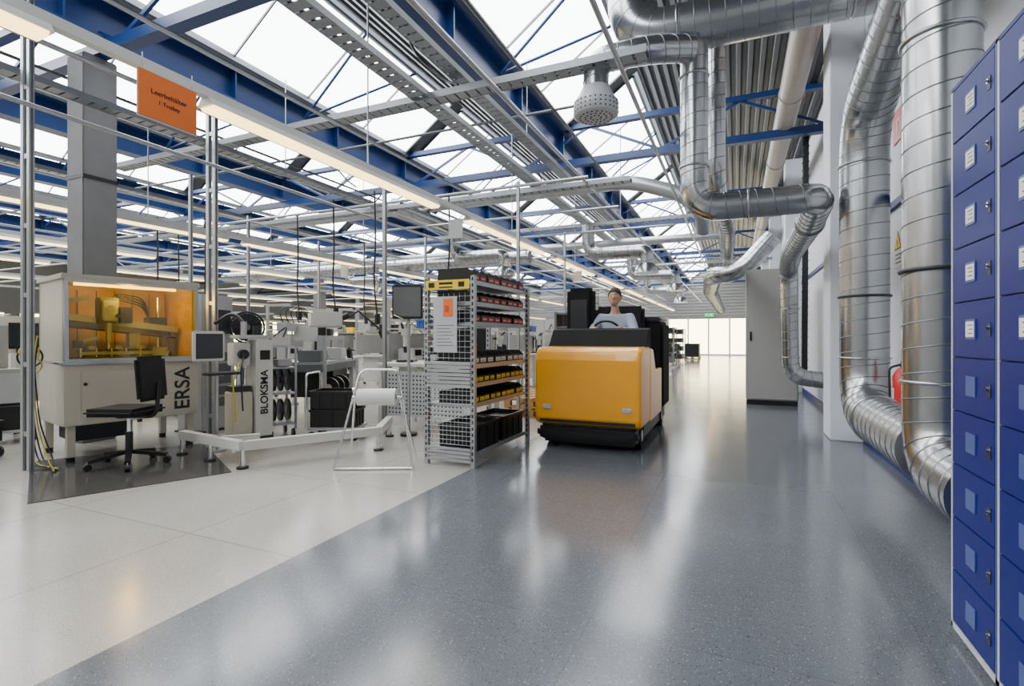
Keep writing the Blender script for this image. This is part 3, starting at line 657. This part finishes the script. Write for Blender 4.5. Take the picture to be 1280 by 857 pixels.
b.ring((-5.78,2.46,1.02),.07,.007,'cable','X'); b.ring((-5.79,2.47,.98),.09,.008,'black','X'); b.ring((-5.78,2.48,.9),.07,.007,'cable','X')
b.obj('cable_bundle',label='yellow and black cables looped beside the machine',cat='cable')
def bench(loc,rz):
    T=thing('workbench','pale workbench with aluminium uprights and upper shelf','workbench',loc,rz,group='assembly workbenches')
    B().bb((-.38,-.85,.74),(.38,.85,.775),'white',.004).obj('bench_top',T)
    for y in (-.78,.78):
        b=B(); b.bb((-.35,y-.025,0),(-.30,y+.025,.74),'alu'); b.bb((.28,y-.025,0),(.33,y+.025,.74),'alu'); b.bb((-.36,y-.03,0),(.36,y+.03,.04),'alu'); b.obj('bench_leg',T)
        b=B(); b.bb((-.36,y-.02,.775),(-.32,y+.02,1.75),'alu'); b.bb((-.36,y-.02,1.70),(.2,y+.02,1.74),'alu'); b.obj('upright',T)
    B().bb((-.38,-.8,1.28),(-.08,.8,1.30),'white').obj('upper_shelf',T)
    B().bb((-.365,-.76,.8),(-.35,.76,1.22),'lgray').obj('back_panel',T)
    d=B(); d.bb((-.2,-.72,.2),(.25,-.32,.73),'white'); 
    for k in range(3): d.bb((.25,-.71,.22+k*.17),(.262,-.33,.37+k*.17),'lgray'); d.bb((.262,-.6,.33+k*.17),(.275,-.44,.34+k*.17),'dark')
    d.obj('drawer_unit',T)
    b=B(); b.bb((-.02,-.6,1.64),(.1,.6,1.69),'white'); b.bb((-.0,-.58,1.632),(.08,.58,1.64),'tube'); b.obj('bench_lamp',T)
    return T
def desk_monitor(loc,rz,mat='black'):
    T=thing('desk_monitor','black flat computer monitor on a bench','monitor',loc,rz,group='bench monitors')
    B().box((0,0,.27),(.045,.44,.32),mat,bev=.008).obj('monitor_housing',T); B().bb((.023,-.2,.13),(.026,.2,.41),'screen').obj('screen',T)
    b=B(); b.cyl((-.03,0,.01),(-.03,0,.2),.02,mat); b.box((0,0,.008),(.18,.24,.016),mat,bev=.004); b.obj('monitor_stand',T)
    return T
def microscope(loc,rz):
    T=thing('stereo_microscope','white stereo inspection microscope on a stand','microscope',loc,rz,group='microscopes')
    b=B(); b.box((0,0,.015),(.26,.22,.03),'dark',bev=.006); b.cyl((-.1,0,.03),(-.1,0,.42),.015,'chrome'); b.beam((-.1,0,.36),(.04,0,.36),.04,.04,'dark'); b.obj('stand',T)
    b=B(); b.cyl((.05,0,.2),(.05,0,.34),.04,'white'); b.box((.05,0,.38),(.12,.11,.1),'white',bev=.015); b.obj('microscope_body',T)
    for s in (-1,1): B().cyl((.07,s*.03,.42),(.15,s*.035,.5),.016,'black',10).obj('eyepiece',T)
    b=B(); b.cyl((.05,0,.12),(.05,0,.2),.03,'black',12,r2=.04); b.obj('objective',T)
    return T
def instr(loc,rz):
    T=thing('bench_instrument','grey bench measuring instrument with dials','instrument',loc,rz,group='bench instruments')
    B().box((0,0,.11),(.3,.34,.2),'lgray',bev=.01).obj('instrument_case',T)
    B().bb((.15,-.14,.1),(.153,.03,.19),'screen').obj('display',T)
    for k in range(3): B().cyl((.15,.08,.05+k*.05),(.165,.08,.05+k*.05),.014,'dark',10).obj('dial',T)
    return T
def armlamp(loc,rz):
    T=thing('articulated_lamp','black articulated magnifier lamp clamped to a bench','lamp',loc,rz,group='articulated lamps')
    b=B(); b.box((0,0,.02),(.08,.08,.04),'black'); b.tube([(0,0,.03),(-.1,0,.45),(.3,0,.72)],.012,'black',8); b.tube([(.02,0,.05),(-.07,.02,.44),(.3,.02,.68)],.005,'chrome',6); b.tube([(.3,0,.72),(.42,0,.6)],.014,'black',8); b.obj('lamp_arm',T)
    b=B(); b.cyl((.42,0,.6),(.45,0,.55),.03,'black',16,r2=.09); b.cyl((.45,0,.55),(.455,0,.54),.092,'white',16); b.obj('lamp_head',T)
    return T
bpos=[(x,y) for y in (7.3,9.6,11.9,14.4,17.2) for x in (-4.6,-7.2,-10.2,-13.2,-16.4) if not(y==14.4 and x in(-7.2,-13.2))]
bpos+= [(-9.8,2.0),(-14.2,2.6),(-12.6,1.0),(-17,5)]
bp=None; mo=None; mi=None; ins=None; al=None
for i,(x,y) in enumerate(bpos):
    if bp is None: bp=bench((x,y,0),0)
    else: copy_thing(bp,(x,y,0))
    zt=.775
    if mo is None: mo=desk_monitor((x-.08,y+.45,zt),-.3)
    elif i%2==0: copy_thing(mo,(x-.08,y+.45,zt),random.uniform(-.8,.2))
    if mi is None: mi=microscope((x+.1,y-.05,zt),.2)
    else: copy_thing(mi,(x+.1,y-.05,zt),random.uniform(-.4,.4))
    if ins is None: ins=instr((x-.1,y-.5,zt),0)
    else: copy_thing(ins,(x-.1,y-.5,zt) if i%2 else (x-.23,y-.5,1.30),0)
    if al is None: al=armlamp((x+.3,y+.7,zt),-1.9)
    elif i%2==0: copy_thing(al,(x+.3,y+.75,zt),random.uniform(-2.6,-1.2))
    if i%2==0: crate(.26,.4,.16,['bluebin','black','yel','brown','mid'][i%5],'small plastic crate on the upper bench shelf','bench crates',(x-.23,y+.2,1.30))
T=thing('test_bench','white framed test bench with grey perforated side panel','workbench',(-3.35,5.55,0),.0)
B().bb((-.75,-.4,.80),(.6,.4,.84),'white',.004).obj('bench_top',T)
for x in (-.7,.55):
    for y in (-.36,.36): B().bb((x-.025,y-.025,0),(x+.025,y+.025,.8),'white').obj('bench_leg',T)
b=B(); b.bb((-.65,-.375,.2),(.5,-.365,.74),'lgray')
for i in range(22):
    for j in range(10): b.bb((-.62+i*.05,-.377,.23+j*.05),(-.60+i*.05,-.3752,.25+j*.05),'dark')
b.obj('perforated_panel',T)
copy_thing(mi,(-3.88,5.5,.84),-1.2); copy_thing(ins,(-3.5,5.72,.84),-1.4); copy_thing(mo,(-3.0,5.65,.84),-1.3); copy_thing(al,(-3.3,5.3,.84),-2.4); copy_thing(mi,(-3.2,5.35,.84),-1.0)
T=thing('overhead_monitor','black monitor raised on a tall post','monitor',(-3.52,5.0,0),-1.2)
B().box((0,0,1.57),(.06,.36,.40),'dark',bev=.012).obj('monitor_housing',T); B().bb((.031,-.16,1.40),(.034,.16,1.74),'mid').obj('screen',T)
b=B(); b.cyl((-.05,0,0),(-.05,0,1.55),.02,'alu'); b.cyl((-.05,0,0),(-.05,0,.03),.1,'dark',18); b.obj('monitor_post',T)
T=thing('inspection_machine','open grey inspection machine with gantry and reels','machine',(-5.6,5.65,0),.45)
b=B(); b.bb((-.4,-.75,.70),(.4,.75,.80),'mid',.01); b.bb((-.35,-.7,.80),(.35,.7,.83),'alu'); b.bb((-.3,-.1,.3),(.3,.6,.7),'black'); b.obj('machine_bed',T)
for x in (-.35,.35):
    for y in (-.68,.68): B().bb((x-.03,y-.03,0),(x+.03,y+.03,.7),'white').obj('machine_leg',T)
b=B()
for y in (-.45,.5): b.bb((-.32,y-.04,.83),(-.22,y+.04,1.3),'white'); b.bb((.2,y-.03,.83),(.27,y+.03,1.15),'alu')
b.bb((-.33,-.5,1.24),(-.2,.55,1.36),'lgray'); b.bb((.2,-.5,1.12),(.27,.55,1.18),'alu'); b.bb((-.25,-.12,1.1),(.2,.08,1.32),'white',.015); b.cyl((.05,-.02,.95),(.05,-.02,1.1),.04,'black'); b.bb((.2,-.08,1.15),(.26,.05,1.28),'dark'); b.obj('gantry',T)
b=B(); b.bb((.05,.2,.83),(.33,.45,1.0),'white',.01); b.bb((.0,-.65,.83),(.3,-.35,.98),'mid',.01)
for k in range(5): b.cyl((.34,-.62+k*.05,.9),(.345,-.62+k*.05,.9),.015,'redlab' if k%2 else 'alu',8)
b.obj('control_boxes',T)
for k in range(3):
    y=-.55+k*.25; B().cyl((.38,y-.02,.48),(.38,y+.02,.48),.14,'black',24).cyl((.38,y-.03,.48),(.38,y+.03,.48),.05,'white',16).obj('component_reel',T)
b=B()
for k in range(4): b.tube(fillet([(-.3,-.3+k*.2,1.3),(-.4,-.3+k*.2,1.55),(-.2,-.1+k*.1,1.62),(0,0,1.3)],.15),.008,'black',6)
b.obj('cable_loops',T)
T=thing('inspection_camera','white box camera on an articulated arm','camera',(-4.8,5.02,0),-.6)
b=B(); b.cyl((0,0,0),(0,0,1.25),.022,'alu'); b.cyl((0,0,0),(0,0,.03),.13,'dark',18); b.obj('camera_post',T)
b=B(); b.box((.03,0,1.38),(.24,.38,.20),'white',bev=.02); b.cyl((.08,-.05,1.18),(.08,-.05,1.3),.05,'black'); b.cyl((.06,.19,1.40),(.06,.28,1.44),.04,'black'); b.obj('camera_head',T)
b=B(); b.tube([(0,.1,1.3),(.1,.4,1.5),(.25,.65,1.25)],.014,'black',8); b.cyl((.25,.65,1.25),(.28,.7,1.18),.05,'black',14,r2=.07); b.obj('lamp_arm',T)
T=thing('pedestal_fan','black pedestal fan with round cage','fan',(-5.55,4.5,0),-.75)
b=B(); b.cyl((0,0,0),(0,0,.03),.14,'black',20); b.cyl((0,0,.03),(0,0,1.2),.016,'black'); b.obj('fan_stand',T)
b=B(); b.cyl((-.1,0,1.28),(.0,0,1.28),.07,'black'); b.cyl((-.02,0,1.28),(-.012,0,1.28),.17,'black',24); b.obj('fan_motor',T)
b=B()
for r in (.05,.08,.11,.14,.17): b.ring((.06,0,1.28),r,.003,'dark','X')
b.ring((.02,0,1.28),.19,.014,'black','X')
for k in range(24):
    a=2*pi*k/24; c,s=math.cos(a),math.sin(a); b.tube([(.07,c*.03,1.28+s*.03),(.065,c*.15,1.28+s*.15),(.03,c*.19,1.28+s*.19),(-.03,c*.16,1.28+s*.16)],.003,'dark',4)
b.cyl((.055,0,1.28),(.075,0,1.28),.04,'mid',16)
b.obj('fan_cage',T)
for k in range(5):
    a=2*pi*k/5; R=Matrix.Rotation(a,3,'X')@Matrix.Rotation(.35,3,'Z')
    B().box(Vector((.03,0,1.28))+R@Vector((0,0,.1)),(.004,.10,.14),'dark',rot=R).obj('fan_blade',T)
T=thing('equipment_tower','tall grey equipment tower with side display','machine',(-6.1,4.35,0),.1)
B().box((0,0,.85),(.4,.45,1.66),'lgray',bev=.01).obj('tower_body',T)
b=B(); b.bb((.2,-.18,1.2),(.21,.18,1.5),'screen'); b.obj('display',T)
for k in range(5): B().bb((.2,-.18,.3+k*.14),(.212,.18,.41+k*.14),'mid').obj('drawer_front',T)
B().box((0,0,.01),(.44,.49,.02),'black').obj('plinth',T)
def mach(loc,rz,w,d,h,mat,label):
    T=thing('process_machine',label,'machine',loc,rz)
    B().bb((-d/2,-w/2,.12),(d/2,w/2,h*.6),mat,.01).obj('machine_body',T)
    b=B(); b.bb((-d/2,-w/2,h*.6),(d*.2,w/2,h),mat,.01); b.bb((d*.2,-w/2+.1,h*.65),(d*.2+.008,w/2-.1,h*.93),'screen'); b.bb((d*.2,-w/2+.2,h*.61),(d*.45,w/2-.3,h*.66),'dark'); b.obj('machine_hood',T)
    for x in (-d/2+.06,d/2-.06):
        for y in (-w/2+.06,w/2-.06): B().cyl((x,y,0),(x,y,.12),.03,'black',8).obj('levelling_foot',T)
    B().bb((d/2,-w/2+.06,.2),(d/2+.006,-.02,h*.56),'lgray').obj('front_door',T); B().bb((d/2,.02,.2),(d/2+.006,w/2-.06,h*.56),'lgray').obj('front_door',T)
    b=B(); b.cyl((0,w*.3,h),(0,w*.3,h+.2),.012,'alu',8); b.cyl((0,w*.3,h+.2),(0,w*.3,h+.26),.025,'red',10); b.cyl((0,w*.3,h+.14),(0,w*.3,h+.2),.025,'green',10); b.obj('signal_lamp',T)
mach((-8.2,2.6,0),.2,1.3,.9,1.3,'cabgray','grey process machine with dark viewing window')
mach((-10.9,4.9,0),.1,1.5,.9,1.5,'white','white process machine with dark viewing window')
mach((-7.9,4.9,0),.1,1.2,.8,1.35,'beige','beige process machine with dark viewing window')
mach((-13.8,4.9,0),.1,1.5,.9,1.6,'cabgray','grey process machine with signal lamp')
mach((-11,1.6,0),.1,1.3,.9,1.35,'white','white process machine with signal lamp')
# pallets and racks along aisle
def pallet(loc,rz=0):
    b=B()
    for k in range(7): b.bb((-.4+k*.12,-.6,.12),(-.32+k*.12,.6,.142),'wood')
    for y in (-.55,0,.55):
        b.bb((-.4,y-.04,.10),(.4,y+.04,.12),'wood'); b.bb((-.4,y-.04,0),(.4,y+.04,.022),'wood')
        for x in (-.36,0,.36): b.bb((x-.05,y-.04,.022),(x+.05,y+.04,.10),'wood')
    return b.obj('wooden_pallet',label='wooden transport pallet stacked beside the aisle',cat='pallet',group='wooden pallets',loc=loc,rz=rz)
for k in range(2): pallet((-2.7,7.4,.143*k))
def rack2(loc,label):
    T=thing('storage_rack',label,'shelf',loc)
    for x in (-.25,.25):
        for y in (-.6,.6): B().bb((x-.02,y-.02,0),(x+.02,y+.02,1.6),'mid').obj('rack_post',T)
    for z in (.15,.55,.95,1.35,1.58): B().bb((-.25,-.6,z-.03),(.25,.6,z),'mid').obj('shelf_board',T)
    B().bb((-.26,-.58,.1),(-.25,.58,1.56),'dark').obj('back_panel',T)
    for z in (.15,.55,.95,1.35):
        for k in range(3): crate(.36,.34,.2,random.choice(['black','black','dark','mid']),'plastic crate on the rack shelf','rack crates',(loc[0]+.02,loc[1]-.4+k*.4,z))
rack2((-2.6,9.0,0),'dark steel rack loaded with black crates'); rack2((-2.6,22.5,0),'dark steel rack loaded with crates'); rack2((-2.6,26.5,0),'dark steel rack loaded with crates')
for x,y in ((-3.2,29.5),(-2.2,29.8)):
    pallet((x,y,0)); crate(.75,1.1,.7,'black','large black container on a pallet','pallet containers',(x,y,.142))
# ------------------------------------------------------------------ tow tractor
T=thing('tow_tractor','amber yellow electric tow tractor with black chassis','vehicle',(-1.41,5.1,0),0)
hw=.56
b=B()
b.prism([(0.03,.24),(0,.32),(0,.92),(.03,1.02),(.10,1.05),(.60,1.06),(.60,.24)],-hw,hw,'yellow','X')
o=b.obj('bonnet',T); md=o.modifiers.new('bevel','BEVEL'); md.width=.04; md.segments=3
b=B(); b.prism([(.40,1.05),(.56,1.24),(.72,1.26),(.78,1.0),(.78,.28),(.60,.28),(.60,1.05)],-hw+.02,hw-.02,'rubber','X'); o=b.obj('dashboard_cowl',T)
b=B(); b.bb((-hw+.06,.05,.05),(hw-.06,2.3,.28),'black',.03); b.obj('chassis',T)
b=B(); b.bb((-hw+.03,-.02,.10),(hw-.03,.1,.22),'black',.03); b.obj('bumper',T)
for s in (-1,1):
    x0,x1=(hw-.05,hw) if s>0 else (-hw,-hw+.05)
    b=B(); b.prism([(.60,.24),(.60,1.04),(.80,1.02),(1.0,.78),(1.5,.78),(1.5,.24)],x0,x1,'yellow','X'); o=b.obj('side_panel',T); md=o.modifiers.new('bevel','BEVEL'); md.width=.012; md.segments=2
b=B(); b.bb((-hw,1.64,.24),(hw,2.3,1.36),'rubber',.04); b.obj('battery_housing',T)
b=B(); b.bb((-hw+.03,1.65,1.36),(hw-.03,2.28,1.42),'dark',.02); b.obj('battery_lid',T)
b=B(); b.bb((-.20,1.15,.72),(.24,1.58,.86),'fabric',.04); b.bb((-.30,1.52,.86),(.34,1.63,1.56),'fabric',.04); b.bb((-.18,1.18,.28),(.22,1.55,.72),'dark'); b.obj('driver_seat',T)
b=B(); b.box((-.40,1.25,1.38),(.34,.2,.80),'rubber',bev=.04); b.bb((-.52,1.18,.28),(-.26,1.35,1.05),'dark'); b.box((-.40,1.145,1.38),(.22,.03,.5),'dark',bev=.01); b.obj('mast_console',T)
b=B(); b.tube([(0.02,.68,1.24),(0.02,.86,1.22)],.025,'black',8); 
R=Matrix.Rotation(-.9,3,'X'); pts=[Vector((.02,.88,1.22))+R@Vector((math.cos(a)*.16,math.sin(a)*.16,0)) for a in [2*pi*k/24 for k in range(25)]]
b.tube(pts,.014,'black',8,cap=False); b.beam(pts[0],pts[12],.02,.012,'black'); b.obj('steering_wheel',T)
for x in (-.46,.46):
    for y in (.35,1.9):
        B().cyl((x-.05,y,.13),(x+.05,y,.13),.13,'rubber',20).cyl((x-.053,y,.13),(x+.053,y,.13),.06,'lgray',12).obj('wheel',T)
b=B(); b.bb((-.5,-.006,.27),(.5,.03,.30),'dark',.004); b.obj('front_slot',T)
for x in (-.42,.42): B().bb((x-.05,-.012,.40),(x+.05,.02,.45),'lgray',.008).obj('headlight',T)
b=B(); b.bb((-.1,2.28,.2),(.1,2.48,.27),'dark'); b.cyl((0,2.44,.15),(0,2.44,.35),.02,'chrome'); b.obj('tow_hitch',T)
# ------------------------------------------------------------------ driver
def skin(nodes,edges,radii,sub=2):
    me=bpy.data.meshes.new('sk'); me.from_pydata(nodes,edges,[]); o=bpy.data.objects.new('sk',me); COL.objects.link(o)
    md=o.modifiers.new('s','SKIN')
    for i,r in enumerate(radii):
        sv=me.skin_vertices[0].data[i]; sv.radius=(r,r) if not isinstance(r,tuple) else r; sv.use_root=(i==0)
    sd=o.modifiers.new('d','SUBSURF'); sd.levels=sub; sd.render_levels=sub
    bpy.context.view_layer.update()
    m2=bpy.data.meshes.new_from_object(o.evaluated_get(bpy.context.evaluated_depsgraph_get())); bpy.data.objects.remove(o)
    return m2
def finish(meshes,name,mat,vox,parent,extra=None,label=None,smooth=3):
    bm=bmesh.new()
    for m in meshes: bm.from_mesh(m)
    if extra:
        me=bpy.data.meshes.new('x'); me.from_pydata(extra.v,[],extra.f); bm.from_mesh(me)
    me=bpy.data.meshes.new(name); bm.to_mesh(me); bm.free()
    o=bpy.data.objects.new(name,me); COL.objects.link(o)
    md=o.modifiers.new('r','REMESH'); md.mode='VOXEL'; md.voxel_size=vox; md.use_smooth_shade=True
    s=o.modifiers.new('sm','SMOOTH'); s.factor=.5; s.iterations=smooth
    bpy.context.view_layer.update()
    m2=bpy.data.meshes.new_from_object(o.evaluated_get(bpy.context.evaluated_depsgraph_get())); bpy.data.objects.remove(o)
    m2.materials.clear(); m2.materials.append(M[mat])
    for p in m2.polygons: p.use_smooth=True
    o=bpy.data.objects.new(name,m2); COL.objects.link(o); tag(o,parent,label); return o
N={'pel':((0,.0,.97),.14),'sp':((0,.01,1.12),.13),'ch':((0,-.01,1.29),.15),'nb':((0,.0,1.43),.075),'nk':((0,-.015,1.5),.052),'hd':((0,-.03,1.57),.055)}
for s,t in ((-1,'l'),(1,'r')):
    N['sh'+t]=((s*.19,0,1.39),.066); N['el'+t]=((s*.27,-.17,1.20),.048); N['wr'+t]=((s*.16,-.40,1.25),.029); N['pa'+t]=((s*.145,-.46,1.27),.03)
    N['hi'+t]=((s*.10,-.03,.93),.1); N['kn'+t]=((s*.15,-.42,.90),.07); N['an'+t]=((s*.15,-.47,.45),.042); N['to'+t]=((s*.16,-.60,.40),.035)
E=[('pel','sp'),('sp','ch'),('ch','nb'),('nb','nk'),('nk','hd')]
for t in 'lr': E+=[('ch','sh'+t),('sh'+t,'el'+t),('el'+t,'wr'+t),('wr'+t,'pa'+t),('pel','hi'+t),('hi'+t,'kn'+t),('kn'+t,'an'+t),('an'+t,'to'+t)]
def sub(keys,f=1,add=0,ov={}):
    ks=list(keys); ed=[(ks.index(a),ks.index(c)) for a,c in E if a in ks and c in ks]
    return skin([N[k][0] for k in ks],ed,[ov.get(k,N[k][1]*f+add) for k in ks])
P0=(-1.39,6.42,0)
ms=[sub(N.keys())]
for s in (-1,1):
    px=s*.145
    for k in range(4):
        x=px+s*(-.03+.02*k); L=[.07,.08,.075,.06][k]
        ms.append(skin([(x,-.46,1.275),(x,-.46-L*.55,1.285),(x,-.46-L*.8,1.26),(x,-.46-L*.62,1.235)],[(0,1),(1,2),(2,3)],[.0095,.009,.0085,.007],1))
    ms.append(skin([(px-s*.02,-.43,1.26),(px-s*.045,-.46,1.255),(px-s*.05,-.49,1.245)],[(0,1),(1,2)],[.012,.010,.008],1))
hx=B(); hx.ell((0,-.035,1.665),(.076,.095,.105),'skin',20,14); hx.ell((0,-.065,1.605),(.055,.062,.06),'skin',16,10); hx.ell((0,-.135,1.645),(.014,.02,.026),'skin',10,8)
for s in (-1,1): hx.ell((s*.079,-.02,1.65),(.012,.022,.034),'skin',10,8)
hx.ell((0,-.122,1.607),(.024,.008,.006),'skin',10,6); hx.ell((0,-.12,1.597),(.02,.008,.006),'skin',10,6)
pr=finish(ms,'person','skin',.0085,None,hx)
pr.location=P0; pr['label']='seated driver in pale blue-grey shirt holding the steering wheel'; pr['category']='person'
keys=['pel','sp','ch','nb']+[a+t for t in 'lr' for a in ('sh','el','wr')]
finish([sub(keys,1.0,.016,{'nb':.075,'wrl':.038,'wrr':.038})],'shirt','shirt',.012,pr)
keys=['pel']+[a+t for t in 'lr' for a in ('hi','kn','an')]
finish([sub(keys,1.0,.014,{'pel':.152})],'trousers','trouser',.012,pr)
for s in (-1,1): 
    b=B(); b.box((s*.155,-.54,.375),(.1,.27,.05),'black',bev=.02); b.ell((s*.155,-.58,.41),(.05,.1,.045),'black'); b.ell((s*.15,-.48,.43),(.052,.06,.06),'black'); b.obj('shoe',pr)
    b=B(); b.ell((s*.03,-.122,1.665),(.014,.011,.009),'eyew',12,8); b.ell((s*.03,-.1305,1.665),(.006,.004,.006),'hair',10,6); b.obj('eye',pr)
    b=B(); b.box((s*.03,-.131,1.683),(.03,.006,.005),'hair'); b.obj('eyebrow',pr)
hb=B(); vs=[];fs=[];sg=20;rg=8
for i in range(rg+1):
    th=(pi*.56)*i/rg
    for k in range(sg):
        a=2*pi*k/sg; front=max(0,-math.sin(a)); tt=th*(1-.38*front)
        vs.append((math.sin(tt)*math.cos(a)*.085,-.03+math.sin(tt)*math.sin(a)*.105,1.672+math.cos(tt)*.113))
for i in range(rg):
    for k in range(sg): fs.append([i*sg+k,(i+1)*sg+k,(i+1)*sg+(k+1)%sg,i*sg+(k+1)%sg])
hb.add(vs,fs,'hair',True); o=hb.obj('hair',pr); sd=o.modifiers.new('so','SOLIDIFY'); sd.thickness=.012
# ------------------------------------------------------------------ world, camera
w=bpy.data.worlds.new('World'); SC.world=w; w.use_nodes=True
bg=w.node_tree.nodes['Background']; bg.inputs[0].default_value=(.75,.85,1,1); bg.inputs[1].default_value=.8
cd=bpy.data.cameras.new('Camera'); cam=bpy.data.objects.new('Camera',cd); COL.objects.link(cam)
cd.sensor_width=36; cd.lens=18; cd.shift_y=-.005; cd.clip_start=.05; cd.clip_end=200
cam.location=(0,0,H); cam.rotation_euler=(pi/2,0,math.radians(23.63)); SC.camera=cam
